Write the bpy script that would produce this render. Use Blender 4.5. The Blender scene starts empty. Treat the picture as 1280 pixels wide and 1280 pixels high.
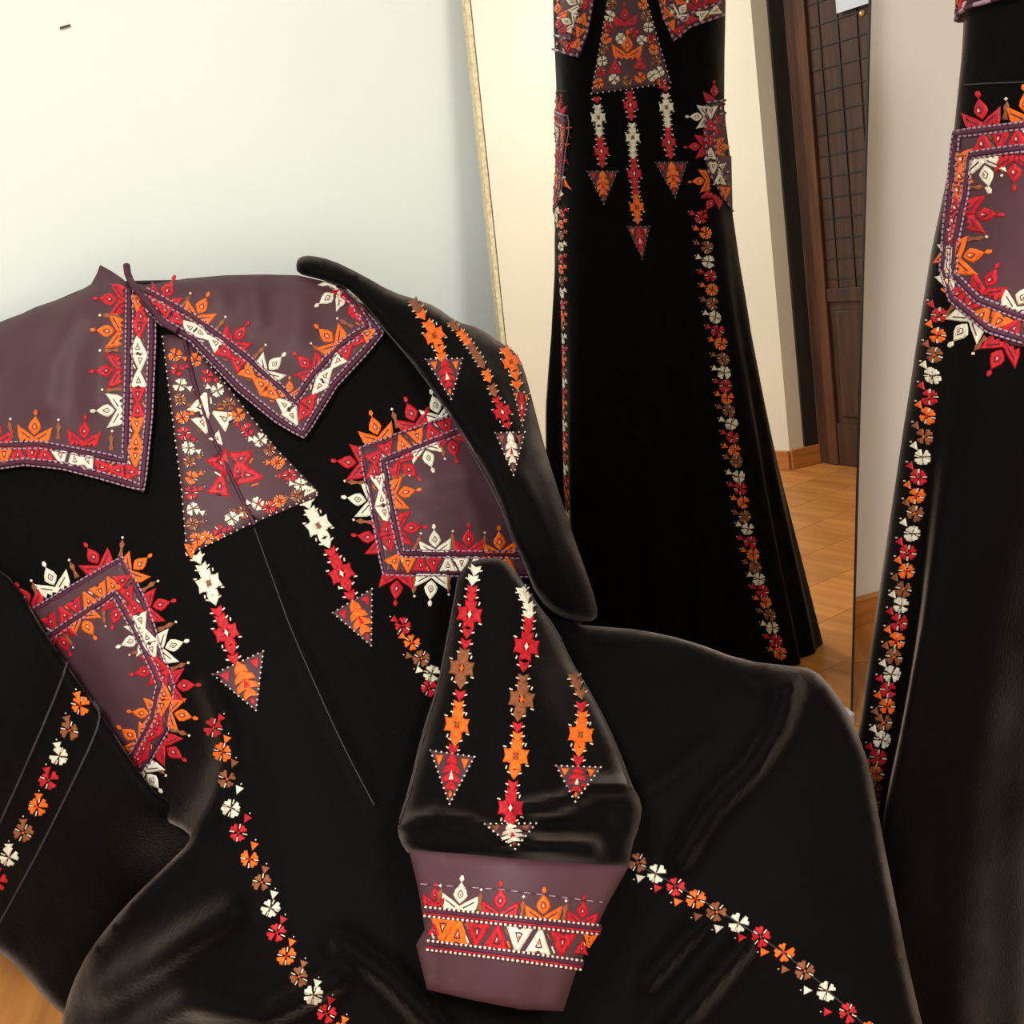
import bpy, bmesh, math, random
import numpy as np
from mathutils import Vector, Matrix
from mathutils.bvhtree import BVHTree
from mathutils.geometry import delaunay_2d_cdt

random.seed(7)
sc = bpy.context.scene
COL = sc.collection

# ------------------------------------------------------------------ camera
FPX = 1350.0
PITCH, ROLL, CAMH = 0.54652665, -0.05838709, 1.5
_fw = np.array([0, math.cos(PITCH), -math.sin(PITCH)])
_rt = np.array([1.0, 0, 0])
_up = np.cross(_rt, _fw)
CR = _rt * math.cos(ROLL) + _up * math.sin(ROLL)
CU = _up * math.cos(ROLL) - _rt * math.sin(ROLL)
CF = _fw
CP = np.array([0, 0, CAMH])
cam = bpy.data.cameras.new('camera')
camo = bpy.data.objects.new('camera', cam)
COL.objects.link(camo)
cam.sensor_fit = 'HORIZONTAL'
cam.sensor_width = 36.0
cam.lens = 36.0 * FPX / 1280.0
cam.clip_start = 0.02
M = Matrix.Identity(4)
for i in range(3):
    M[i][0], M[i][1], M[i][2], M[i][3] = CR[i], CU[i], -CF[i], CP[i]
camo.matrix_world = M
sc.camera = camo

# ------------------------------------------------------------------ world and exposure
w = bpy.data.worlds.new('world')
sc.world = w
w.use_nodes = True
w.node_tree.nodes['Background'].inputs[0].default_value = (0.97, 1.0, 0.98, 1)
w.node_tree.nodes['Background'].inputs[1].default_value = 0.96
sc.view_settings.view_transform = 'Standard'
sc.view_settings.look = 'None'
sc.view_settings.gamma = 1.0
sc.view_settings.exposure = 0.0
sc.view_settings.use_curve_mapping = False
LAMPS = [((-0.60, -0.05, 2.44), 42.0, 0.50), ((0.95, -0.30, 2.44), 35.0, 0.50)]

# mirror plane (leans back against the wall)
PSI, TILT, DM, UL, UR = 0.29876453, 0.15652496, 1.33146857, 0.45759177, 1.08568972
MU = np.array([math.cos(PSI), math.sin(PSI), 0])
N0 = np.array([math.sin(PSI), -math.cos(PSI), 0])
MN = N0 * math.cos(TILT) + np.array([0, 0, 1]) * math.sin(TILT)
MV = np.array([0, 0, 1]) * math.cos(TILT) - N0 * math.sin(TILT)
MO = -N0 * DM


def ray(px, py):
    return CF + (px - 640.0) / FPX * CR - (py - 640.0) / FPX * CU


def refl(P):
    return P - 2 * ((P - MO) @ MN) * MN


CV = refl(CP)


def vray(px, py):
    d = ray(px, py)
    return d - 2 * (d @ MN) * MN


# ------------------------------------------------------------------ helpers
def s2l(r, g, b):
    def c(v):
        v /= 255.0
        return v / 12.92 if v <= 0.04045 else ((v + 0.055) / 1.055) ** 2.4
    return (c(r), c(g), c(b), 1)


def new_mat(name):
    m = bpy.data.materials.new(name)
    m.use_nodes = True
    nt = m.node_tree
    return m, nt, nt.nodes['Principled BSDF']


def noise_mix(nt, c1, c2, scale, detail=4, lo=0.35, hi=0.65, vec=None, stretch=None):
    tc = nt.nodes.new('ShaderNodeTexCoord')
    mp = nt.nodes.new('ShaderNodeMapping')
    if stretch:
        mp.inputs['Scale'].default_value = stretch
    nz = nt.nodes.new('ShaderNodeTexNoise')
    nz.inputs['Scale'].default_value = scale
    nz.inputs['Detail'].default_value = detail
    rp = nt.nodes.new('ShaderNodeValToRGB')
    rp.color_ramp.elements[0].position = lo
    rp.color_ramp.elements[1].position = hi
    rp.color_ramp.elements[0].color = c1
    rp.color_ramp.elements[1].color = c2
    nt.links.new(tc.outputs['Object'], mp.inputs['Vector'])
    nt.links.new(mp.outputs['Vector'], nz.inputs['Vector'])
    nt.links.new(nz.outputs['Fac'], rp.inputs['Fac'])
    return rp, nz


def bump(nt, b, src, strength, dist):
    bp = nt.nodes.new('ShaderNodeBump')
    bp.inputs['Strength'].default_value = strength
    bp.inputs['Distance'].default_value = dist
    nt.links.new(src, bp.inputs['Height'])
    nt.links.new(bp.outputs['Normal'], b.inputs['Normal'])


def simple(name, rgb, rough=0.7, var=0.12, scale=60, spec=0.3, bmp=0.0, bdist=0.001, stretch=None, metal=0.0):
    m, nt, b = new_mat(name)
    c = s2l(*rgb)
    c1 = tuple(max(0, v * (1 - var)) for v in c[:3]) + (1,)
    c2 = tuple(min(1, v * (1 + var)) for v in c[:3]) + (1,)
    rp, nz = noise_mix(nt, c1, c2, scale, stretch=stretch)
    nt.links.new(rp.outputs['Color'], b.inputs['Base Color'])
    b.inputs['Roughness'].default_value = rough
    b.inputs['Specular IOR Level'].default_value = spec
    b.inputs['Metallic'].default_value = metal
    if bmp:
        bump(nt, b, nz.outputs['Fac'], bmp, bdist)
    return m


def velvet(name, base, tint, sheen=0.5):
    m, nt, b = new_mat(name)
    b.inputs['Base Color'].default_value = s2l(*base)
    b.inputs['Specular IOR Level'].default_value = 0.04
    b.inputs['Roughness'].default_value = 0.7
    # nap of the pile: strongest where the cloth turns away, uneven where it is crushed
    t = s2l(*tint)
    rp, nz = noise_mix(nt, tuple(v * sheen * 0.30 for v in t[:3]) + (1,), tuple(v * sheen for v in t[:3]) + (1,), 9.0, detail=6, lo=0.38, hi=0.66, stretch=(1, 1, 0.6))
    sh = nt.nodes.new('ShaderNodeBsdfSheen')
    sh.distribution = 'ASHIKHMIN'
    sh.inputs['Roughness'].default_value = 0.235
    nt.links.new(rp.outputs['Color'], sh.inputs['Color'])
    n2 = nt.nodes.new('ShaderNodeTexNoise')
    n2.inputs['Scale'].default_value = 220
    n2.inputs['Detail'].default_value = 6
    bp = nt.nodes.new('ShaderNodeBump')
    bp.inputs['Strength'].default_value = 0.4
    bp.inputs['Distance'].default_value = 0.0012
    nt.links.new(n2.outputs['Fac'], bp.inputs['Height'])
    nt.links.new(bp.outputs['Normal'], sh.inputs['Normal'])
    nt.links.new(bp.outputs['Normal'], b.inputs['Normal'])
    ad = nt.nodes.new('ShaderNodeAddShader')
    nt.links.new(b.outputs[0], ad.inputs[0])
    nt.links.new(sh.outputs[0], ad.inputs[1])
    nt.links.new(ad.outputs[0], nt.nodes['Material Output'].inputs['Surface'])
    return m


MAT = {}
MAT['velvet'] = velvet('velvet_brown_black', (9, 7, 7), (204, 184, 168), 0.50)
MAT['plum'] = simple('plum_cotton', (72, 43, 50), 0.62, 0.10, 9, 0.35, 0.15, 0.001)
MAT['red'] = simple('thread_red', (178, 18, 32), 0.55, 0.35, 260, 0.35, 0.6, 0.001, (1, 1, 0.3))
MAT['orange'] = simple('thread_orange', (228, 100, 22), 0.55, 0.28, 260, 0.35, 0.6, 0.001, (1, 1, 0.3))
MAT['white'] = simple('thread_cream', (216, 210, 188), 0.55, 0.18, 260, 0.35, 0.6, 0.001, (1, 1, 0.3))
MAT['brown'] = simple('thread_brown', (132, 76, 46), 0.6, 0.25, 260, 0.3, 0.6, 0.001, (1, 1, 0.3))
MAT['dark'] = simple('thread_dark_plum', (70, 30, 48), 0.6, 0.2, 260, 0.3)
MAT['lilac'] = simple('thread_lilac', (158, 128, 146), 0.55, 0.2, 300, 0.35)
MAT['bead'] = simple('bead_pearl', (214, 200, 178), 0.25, 0.1, 100, 0.6)
MAT['seam'] = simple('seam_cord_grey', (50, 46, 50), 0.7, 0.2, 100, 0.3)
MAT['wall_white'] = simple('wall_paint_white', (231, 238, 231), 0.85, 0.015, 3, 0.2, 0.05, 0.002)
MAT['wall_cream'] = simple('wall_paint_cream', (230, 226, 208), 0.85, 0.02, 3, 0.2, 0.05, 0.002)
MAT['wall_grey'] = simple('wall_paint_pale_grey', (228, 224, 216), 0.85, 0.02, 3, 0.2, 0.05, 0.002)
MAT['ceiling'] = simple('ceiling_paint', (240, 238, 232), 0.9, 0.01, 3, 0.2)
MAT['door'] = simple('door_wood_dark', (66, 42, 28), 0.45, 0.35, 7, 0.4, 0.1, 0.001, (6, 6, 0.5))
MAT['door_light'] = simple('door_wood_mid', (86, 53, 31), 0.45, 0.3, 7, 0.4, 0.1, 0.001, (6, 6, 0.5))
MAT['jamb'] = simple('door_casing_black_brown', (38, 32, 29), 0.5, 0.25, 7, 0.4, 0.1, 0.001, (6, 6, 0.5))
MAT['jamb_grey'] = simple('door_casing_grey_brown', (96, 84, 74), 0.5, 0.2, 7, 0.4, 0.1, 0.001, (6, 6, 0.5))
MAT['skirting'] = simple('skirting_wood_orange', (186, 120, 58), 0.5, 0.2, 8, 0.35, 0.1, 0.001, (0.6, 0.6, 8))
MAT['gold'] = simple('mirror_edge_gold', (222, 206, 164), 0.4, 0.2, 150, 0.5, 0.3, 0.001, metal=0.1)
MAT['edge_dark'] = simple('mirror_edge_dark', (48, 42, 40), 0.4, 0.2, 80, 0.5)
MAT['silver'] = simple('mirror_foot_grey', (206, 208, 212), 0.45, 0.06, 40, 0.5)
MAT['paper'] = simple('paper_pale_blue', (206, 216, 228), 0.7, 0.03, 20, 0.3)
MAT['brass'] = simple('brass', (206, 168, 96), 0.3, 0.1, 40, 0.5, metal=0.8)
MAT['nail'] = simple('nail_dark', (66, 44, 42), 0.5, 0.1, 40, 0.4)


def wood_floor_mat():
    m, nt, b = new_mat('floor_laminate_oak')
    oi = nt.nodes.new('ShaderNodeObjectInfo')
    rp, nz = noise_mix(nt, s2l(168, 104, 46), s2l(204, 138, 68), 3.2, detail=7, lo=0.3, hi=0.7, stretch=(9, 0.8, 1))
    hs = nt.nodes.new('ShaderNodeHueSaturation')
    mr = nt.nodes.new('ShaderNodeMapRange')
    mr.inputs['To Min'].default_value = 0.86
    mr.inputs['To Max'].default_value = 1.08
    nt.links.new(oi.outputs['Random'], mr.inputs['Value'])
    nt.links.new(mr.outputs['Result'], hs.inputs['Value'])
    nt.links.new(rp.outputs['Color'], hs.inputs['Color'])
    nt.links.new(hs.outputs['Color'], b.inputs['Base Color'])
    b.inputs['Roughness'].default_value = 0.38
    return m


MAT['floor'] = wood_floor_mat()
mm, nt_, b_ = new_mat('mirror_silvered_glass')
b_.inputs['Base Color'].default_value = (0.93, 0.93, 0.90, 1)
b_.inputs['Metallic'].default_value = 1.0
b_.inputs['Roughness'].default_value = 0.0
MAT['mirror'] = mm


def tag(o, label=None, cat=None, group=None, kind=None):
    if label: o['label'] = label
    if cat: o['category'] = cat
    if group: o['group'] = group
    if kind: o['kind'] = kind
    return o


def empty(name, loc=(0, 0, 0)):
    o = bpy.data.objects.new(name, None)
    COL.objects.link(o)
    o.location = loc
    o.empty_display_size = 0.05
    return o


def mesh_obj(name, verts, faces, mats, parent=None, mi=None, smooth=False):
    me = bpy.data.meshes.new(name)
    me.from_pydata([tuple(map(float, v)) for v in verts], [], faces)
    for m in (mats if isinstance(mats, (list, tuple)) else [mats]):
        me.materials.append(MAT[m])
    if mi is not None:
        me.polygons.foreach_set('material_index', mi)
    if smooth:
        me.polygons.foreach_set('use_smooth', [True] * len(me.polygons))
    me.update()
    o = bpy.data.objects.new(name, me)
    COL.objects.link(o)
    if parent is not None:
        o.parent = parent
        # keep world coordinates even though the parent sits elsewhere
        q = parent
        off = Vector((0, 0, 0))
        while q is not None:
            off += q.location
            q = q.parent
        if off.length > 0:
            me.transform(Matrix.Translation(-off))
    return o


def obox(o, ax, ay, az, dx, dy, dz):
    """oriented box: corner o, unit axes, sizes"""
    o = np.array(o, float)
    V = []
    for k in (0, 1):
        for (i, j) in ((0, 0), (1, 0), (1, 1), (0, 1)):
            V.append(o + np.array(ax) * dx * i + np.array(ay) * dy * j + np.array(az) * dz * k)
    F = [(0, 3, 2, 1), (4, 5, 6, 7), (0, 1, 5, 4), (1, 2, 6, 5), (2, 3, 7, 6), (3, 0, 4, 7)]
    if np.dot(np.cross(ax, ay), az) < 0:
        F = [tuple(reversed(f)) for f in F]
    return V, F


def box_part(name, mat, parent, *a, bevel=0.0):
    V, F = obox(*a)
    o = mesh_obj(name, V, F, mat, parent)
    if bevel:
        bm = bmesh.new()
        bm.from_mesh(o.data)
        bmesh.ops.bevel(bm, geom=bm.edges[:], offset=bevel, segments=2, affect='EDGES', profile=0.5)
        bm.to_mesh(o.data)
        bm.free()
    return o


X3, Y3, Z3 = np.array([1.0, 0, 0]), np.array([0, 1.0, 0]), np.array([0, 0, 1.0])

# ------------------------------------------------------------------ the room
WALLD = 1.60          # wall behind the mirror, measured from below the camera
ROOMZ = 2.5
floor = mesh_obj('floor', *obox((-3.2, -2.6, -0.06), X3, Y3, Z3, 6.4, 5.2, 0.05), 'jamb')
tag(floor, kind='structure')
pw, pl, row = 0.19, 1.28, 0
plank_me = None
y = -2.6
while y < 2.55:
    x = -3.2 - random.uniform(0, 0.9)
    while x < 3.15:
        x0, x1 = max(x, -3.2), min(x + pl, 3.2)
        if x1 - x0 > 0.05:
            # only keep planks inside the room footprint that light or lens can reach
            pc = np.array([(x0 + x1) / 2, y + pw / 2, 0])
            if -(pc @ N0) < WALLD + 0.5 and x0 < 2.7 and x1 > -2.4:
                full = abs((x1 - x0) - pl) < 1e-6
                if full and plank_me:
                    o = bpy.data.objects.new('plank', plank_me)
                    COL.objects.link(o)
                    o.parent = floor
                else:
                    o = box_part('plank', 'floor', floor, (0, 0, 0), X3, Y3, Z3, x1 - x0 - 0.0012, pw - 0.0012, 0.012, bevel=0.0012)
                    if full: plank_me = o.data
                o.location = (x0, y, -0.012)
        x += pl
    y += pw


def wall_seg(name, a, b, mat, th=0.10, z0=0.0, z1=ROOMZ, inside=None):
    a, b = np.array([a[0], a[1], 0.0]), np.array([b[0], b[1], 0.0])
    d = (b - a)
    L = np.linalg.norm(d)
    d /= L
    nrm = np.array([-d[1], d[0], 0])
    if inside is not None and nrm @ (np.array([inside[0], inside[1], 0]) - a) > 0:
        nrm = -nrm
    o = mesh_obj(name, *obox(a + Z3 * z0, d, nrm, Z3, L, th, z1 - z0), mat)
    return tag(o, kind='structure'), d, nrm, L


def baseboard(name, a, b, inside, h=0.075, th=0.014, parent=None):
    a, b = np.array([a[0], a[1], 0.0]), np.array([b[0], b[1], 0.0])
    d = (b - a)
    L = np.linalg.norm(d)
    d /= L
    nrm = np.array([-d[1], d[0], 0])
    if nrm @ (np.array([inside[0], inside[1], 0]) - a) < 0:
        nrm = -nrm
    o = box_part(name, 'skirting', parent, a, d, nrm, Z3, L, th, h, bevel=0.003)
    if parent is None:
        tag(o, kind='structure')
    return o


INS = (0.3, 0.3)
BW0 = -N0 * WALLD - MU * 2.3
BWM = -N0 * WALLD + MU * 0.80       # joint of the white and the cream wall, behind the mirror
BW1 = -N0 * WALLD + MU * 2.1
wall_seg('wall_back', BW0, BWM, 'wall_white', inside=INS)
wall_seg('wall_right', BWM, BW1, 'wall_grey', inside=INS)
baseboard('baseboard_back', BW0, BWM, INS)
baseboard('baseboard_right', BWM, BW1, INS)
# wall that only the mirror shows, with the door recess
A0, A1 = (1.50, -2.0), (2.185, 0.07)
dA = np.array([A1[0] - A0[0], A1[1] - A0[1]])
dA /= np.linalg.norm(dA)
wall_seg('wall_side', A0, A1, 'wall_cream', inside=INS)
baseboard('baseboard_side', A0, A1, INS)
RET1 = (2.315, 0.105)
RD = np.array([RET1[0] - A1[0], RET1[1] - A1[1], 0]); RL = np.linalg.norm(RD); RD /= RL
RN = np.array([RD[1], -RD[0], 0])
A1v = np.array([A1[0], A1[1], 0.0])
tag(mesh_obj('wall_recess', *obox(A1v, RD, RN, Z3, RL, 0.03, ROOMZ), 'wall_cream'), kind='structure')
tag(mesh_obj('trim_1', *obox(A1v + RD * RL * 0.47 + Z3 * 0.078 - RN * 0.012, RD, RN, Z3, RL * 0.45, 0.014, ROOMZ - 0.08), 'jamb'), kind='structure')
tag(mesh_obj('trim_2', *obox(A1v + RD * RL * 0.92 + Z3 * 0.078 - RN * 0.016, RD, RN, Z3, RL * 0.10, 0.018, ROOMZ - 0.08), 'jamb_grey'), kind='structure')
baseboard('baseboard_recess', A1, RET1, (2.2, 0.6), h=0.078)

# door leaf with stile, carved lattice and lower panel
DO = np.array([RET1[0], RET1[1], 0.0])
DU = np.array([-0.03, 1.0, 0.0]); DU /= np.linalg.norm(DU)
DN = np.array([-DU[1], DU[0], 0.0])           # into the room (-x)
door = mesh_obj('door_1', *obox(DO + DN * -0.035 + Z3 * 0.004, DU, DN, Z3, 0.86, 0.035, 2.08), 'door')
tag(door, kind='structure')
box_part('door_stile', 'door', door, DO + Z3 * 0.004, DU, DN, Z3, 0.055, 0.012, 2.08, bevel=0.003)
box_part('door_stile', 'door_light', door, DO + DU * 0.057 + Z3 * 0.004, DU, DN, Z3, 0.045, 0.016, 2.08, bevel=0.003)
box_part('door_stile', 'door', door, DO + DU * 0.76 + Z3 * 0.004, DU, DN, Z3, 0.10, 0.012, 2.08, bevel=0.003)
for zz, hh in ((0.004, 0.16), (0.62, 0.05), (1.93, 0.15)):
    box_part('door_rail', 'door', door, DO + DU * 0.104 + Z3 * zz, DU, DN, Z3, 0.655, 0.012, hh, bevel=0.003)
box_part('lower_panel', 'door', door, DO + DU * 0.13 + Z3 * 0.19, DU, DN, Z3, 0.60, 0.010, 0.40, bevel=0.006)
for k in range(17):
    zz = 0.70 + k * 0.072
    box_part('lattice_slat', 'jamb', door, DO + DU * 0.104 + Z3 * zz, DU, DN, Z3, 0.655, 0.004, 0.004)
for k in range(8):
    box_part('lattice_slat', 'jamb', door, DO + DU * (0.150 + k * 0.08) + Z3 * 0.67, DU, DN, Z3, 0.004, 0.005, 1.26)


def door_px(px, py, lift=0.0):
    d = vray(px, py)
    t = ((DO + DN * lift - CV) @ DN) / (d @ DN)
    return CV + d * t


pp = [door_px(a, b, 0.017) for a, b in ((1046, 17), (1079, 8))]
pu0, pu1 = (pp[0] - DO) @ DU, (pp[1] - DO) @ DU
notice = empty('door_notice', DO + DU * pu0 + DN * 0.017 + Z3 * pp[0][2])
tag(notice, 'pale blue sheet on the dark carved door seen in the mirror', 'notice')
box_part('sheet', 'paper', notice, DO + DU * pu0 + DN * 0.0165 + Z3 * pp[0][2], DU, DN, Z3, 0.21, 0.002, 0.15)
kn = door_px(1078, 17, 0.03)
knob = empty('door_latch', kn)
tag(knob, 'tiny brass knob just below the pale sheet on the door', 'knob')
bm = bmesh.new()
bmesh.ops.create_uvsphere(bm, u_segments=14, v_segments=8, radius=0.011)
me = bpy.data.meshes.new('knob_ball'); bm.to_mesh(me); bm.free(); me.materials.append(MAT['brass'])
o = bpy.data.objects.new('knob_ball', me); COL.objects.link(o); o.parent = knob
o = box_part('knob_stem', 'brass', knob, kn - DN * 0.03 - DU * 0.004 - Z3 * 0.004, DU, Z3, DN, 0.008, 0.008, 0.026)

# remaining room shell
wall_seg('wall_door_side', (DO + DU * 0.86)[:2], (BW1 + MU * 0.3)[:2], 'wall_cream', inside=INS)
wall_seg('wall_left', (BW0[0], BW0[1]), (BW0[0] + 0.35, -2.3), 'wall_white', inside=INS)
ceil = mesh_obj('ceiling', *obox((-3.2, -2.6, ROOMZ), X3, Y3, Z3, 6.4, 5.6, 0.08), 'ceiling')
tag(ceil, kind='structure')

# ceiling lamps: white rimmed discs
for i, (lp, pwr, rad) in enumerate(LAMPS):
    lo = empty('ceiling_lamp', lp)
    tag(lo, ('round ceiling lamp over the white wall side of the room', 'round ceiling lamp over the doorway side of the room')[i], 'lamp')
    bm = bmesh.new()
    bmesh.ops.create_cone(bm, cap_ends=True, segments=40, radius1=0.24, radius2=0.26, depth=0.05)
    me = bpy.data.meshes.new('lamp_housing'); bm.to_mesh(me); bm.free(); me.materials.append(MAT['ceiling'])
    o = bpy.data.objects.new('lamp_housing', me); COL.objects.link(o); o.parent = lo; o.location = (0, 0, 0.034)
    ld = bpy.data.lights.new('lamp_light', 'AREA')
    ld.shape = 'DISK'; ld.size = rad; ld.energy = pwr; ld.color = (1.0, 0.99, 0.96)
    o = bpy.data.objects.new('lamp_light', ld); COL.objects.link(o); o.parent = lo; o.location = (0, 0, -0.002)

# small dark nail in the white wall
d = ray(81, 34)
t = (WALLD + CP @ N0) / (-(d @ N0))
np_ = CP + d * t
nail = empty('wall_nail', np_)
tag(nail, 'tiny dark nail in the white wall above the plum collar', 'nail')
box_part('nail_shaft', 'nail', nail, np_ - MU * 0.006 - Z3 * 0.0015, MU * 0.98 + Z3 * 0.19, N0, Z3, 0.013, 0.003, 0.0022)

# ------------------------------------------------------------------ leaning mirror
MH = 1.70
mir = empty('leaning_mirror', MO + MU * (UL + UR) / 2)
tag(mir, 'tall mirror with thin gold edge leaning on the wall behind the gowns', 'mirror')
box_part('glass', 'mirror', mir, MO + MU * UL + MV * 0.004 - MN * 0.005, MU, MV, MN, UR - UL, MH - 0.004, 0.005)
box_part('side_edge', 'gold', mir, MO + MU * (UL - 0.0075) - MN * 0.016, MU, MV, MN, 0.0065, MH, 0.019)
box_part('side_trim', 'edge_dark', mir, MO + MU * (UL - 0.001) - MN * 0.016, MU, MV, MN, 0.002, MH, 0.0175)
box_part('side_edge', 'edge_dark', mir, MO + MU * UR - MN * 0.016, MU, MV, MN, 0.0028, MH, 0.018)
box_part('bottom_edge', 'silver', mir, MO + MU * (UL - 0.0) - MN * 0.016 , MU, MV, MN, UR - UL, 0.028, 0.030, bevel=0.003)
box_part('back_board', 'door', mir, MO + MU * UL - MN * 0.016 + MV * 0.004, MU, MV, MN, UR - UL, MH - 0.004, 0.009)


# ------------------------------------------------------------------ cloth surfaces
def chaikin(P, n=1, closed=True):
    P = [np.array(p, float) for p in P]
    for _ in range(n):
        Q = []
        m = len(P)
        if not closed: Q.append(P[0])
        for i in range(m if closed else m - 1):
            a, b = P[i], P[(i + 1) % m]
            Q += [a * 0.75 + b * 0.25, a * 0.25 + b * 0.75]
        if not closed: Q.append(P[-1])
        P = Q
    return P


def resample(P, step, closed):
    P = [np.array(p, float) for p in P]
    out = []
    m = len(P)
    for i in range(m if closed else m - 1):
        a, b = P[i], P[(i + 1) % m]
        k = max(1, int(round(np.linalg.norm(b - a) / step)))
        for j in range(k):
            out.append(a + (b - a) * j / k)
    if not closed: out.append(P[-1])
    return out


def seg_dist(Q, P, closed=True):
    """distance of points Q (n,2) to polyline P"""
    P = np.array(P, float)
    A = P if closed else P[:-1]
    B = np.roll(P, -1, 0) if closed else P[1:]
    out = np.full(len(Q), 1e9)
    for a, b in zip(A, B):
        ab = b - a
        L2 = ab @ ab
        if L2 < 1e-9: continue
        t = np.clip(((Q - a) @ ab) / L2, 0, 1)
        d = np.linalg.norm(Q - (a + t[:, None] * ab), axis=1)
        out = np.minimum(out, d)
    return out


def inside_poly(Q, P):
    P = np.array(P, float)
    x, y = Q[:, 0], Q[:, 1]
    r = np.zeros(len(Q), bool)
    j = len(P) - 1
    for i in range(len(P)):
        xi, yi, xj, yj = P[i][0], P[i][1], P[j][0], P[j][1]
        if yi != yj:
            c = ((yi > y) != (yj > y)) & (x < (xj - xi) * (y - yi) / (yj - yi) + xi)
            r ^= c
        j = i
    return r


class TPS:
    def __init__(s, ctrl, lam=0.3):
        c = np.array(ctrl, float)
        s.X = c[:, :2] / 300.0
        n = len(c)
        K = s.k(np.linalg.norm(s.X[:, None] - s.X[None], axis=2)) + lam * 0.02 * np.eye(n)
        Pm = np.hstack([np.ones((n, 1)), s.X])
        Am = np.zeros((n + 3, n + 3))
        Am[:n, :n] = K; Am[:n, n:] = Pm; Am[n:, :n] = Pm.T
        s.w = np.linalg.solve(Am, np.concatenate([c[:, 2], np.zeros(3)]))

    @staticmethod
    def k(r):
        return np.where(r > 1e-9, r * r * np.log(np.maximum(r, 1e-9)), 0)

    def __call__(s, Q):
        q = Q / 300.0
        K = s.k(np.linalg.norm(q[:, None] - s.X[None], axis=2))
        return K @ s.w[:-3] + s.w[-3] + q @ s.w[-2:]


class Patch:
    """cloth surface: outline seen from the photograph's camera, its own depth in metres from control points"""
    def __init__(s, outline, depth, edge=(14, 0.012), ridges=(), smooth=1):
        s.out = chaikin(outline, smooth) if smooth else [np.array(p, float) for p in outline]
        s.base, s.edge, s.ridges = depth, edge, ridges

    def depth(s, Q):
        Q = np.atleast_2d(np.array(Q, float))
        z = s.base(Q)
        if s.edge[1]:
            d = np.clip(seg_dist(Q, s.out) / s.edge[0], 0, 1)
            d = np.where(inside_poly(Q, s.out), d, 0)
            z = z + s.edge[1] * (1 - np.sqrt(np.maximum(0, 1 - (1 - d) ** 2)))
        for pl_, wd, ht in s.ridges:
            dd = seg_dist(Q, pl_, False) / wd
            z = z - ht * np.exp(-dd * dd)
        return z

    def grid(s):
        P = np.array(s.out)
        x0, y0 = P.min(0) - 6; x1, y1 = P.max(0) + 6
        s.gs = 3.0
        s.gx0, s.gy0 = x0, y0
        nx, ny = int((x1 - x0) / s.gs) + 2, int((min(y1, 1350) - y0) / s.gs) + 2
        gx, gy = np.meshgrid(x0 + np.arange(nx) * s.gs, y0 + np.arange(ny) * s.gs)
        s.gz = s.depth(np.stack([gx.ravel(), gy.ravel()], 1)).reshape(ny, nx)

    def pt(s, x, y, off=0.0):
        if not hasattr(s, 'gz'): s.grid()
        u, v = (x - s.gx0) / s.gs, (y - s.gy0) / s.gs
        ny, nx = s.gz.shape
        i, j = int(math.floor(u)), int(math.floor(v))
        if 0 <= i < nx - 1 and 0 <= j < ny - 1:
            a, b = u - i, v - j
            g = s.gz
            z = (g[j, i] * (1 - a) + g[j, i + 1] * a) * (1 - b) + (g[j + 1, i] * (1 - a) + g[j + 1, i + 1] * a) * b
        else:
            z = s.depth([[x, y]])[0]
        return CP + ray(x, y) * (z - off)

    def pts(s, Q, off=0.0):
        Q = np.array(Q, float)
        z = s.depth(Q) - off
        D = CF[None] + ((Q[:, 0] - 640) / FPX)[:, None] * CR[None] - ((Q[:, 1] - 640) / FPX)[:, None] * CU[None]
        return CP[None] + D * z[:, None]

    def build(s, name, mat, parent, step=9, th=0.012):
        B = resample(s.out, step, True)
        P = np.array(B)
        x0, y0 = P.min(0); x1, y1 = P.max(0)
        gx, gy = np.meshgrid(np.arange(x0, x1, step), np.arange(y0, y1, step))
        gx = gx + (np.arange(gx.shape[0]) % 2)[:, None] * step * 0.5
        G = np.stack([gx.ravel(), gy.ravel()], 1)
        G = G[inside_poly(G, P)]
        G = G[seg_dist(G, P) > step * 0.55]
        allp = np.vstack([P, G])
        nb = len(P)
        v2, e2, f2, ov, oe, of = delaunay_2d_cdt([Vector(p) for p in allp], [(i, (i + 1) % nb) for i in range(nb)], [], 1, 1e-4)
        Q = np.array([[v.x, v.y] for v in v2])
        cen = np.array([Q[list(f)].mean(0) for f in f2])
        ok = inside_poly(cen, P)
        F = []
        for f, k in zip(f2, ok):
            if not k: continue
            a, b, c = Q[f[0]], Q[f[1]], Q[f[2]]
            F.append(tuple(f) if (b[0] - a[0]) * (c[1] - a[1]) - (b[1] - a[1]) * (c[0] - a[0]) < 0 else tuple(reversed(f)))
        V = s.pts(Q)
        n = len(V)
        Vb = s.pts(Q, -th)
        cnt = {}
        for f in F:
            for i in range(3):
                cnt[(f[i], f[(i + 1) % 3])] = 1
        sides = []
        for (a, b) in cnt:
            if (b, a) not in cnt:
                sides.append((b, a, a + n, b + n))
        FB = [tuple(i + n for i in reversed(f)) for f in F]
        return mesh_obj(name, list(V) + list(Vb), F + FB + sides, mat, parent, smooth=True)


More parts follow.
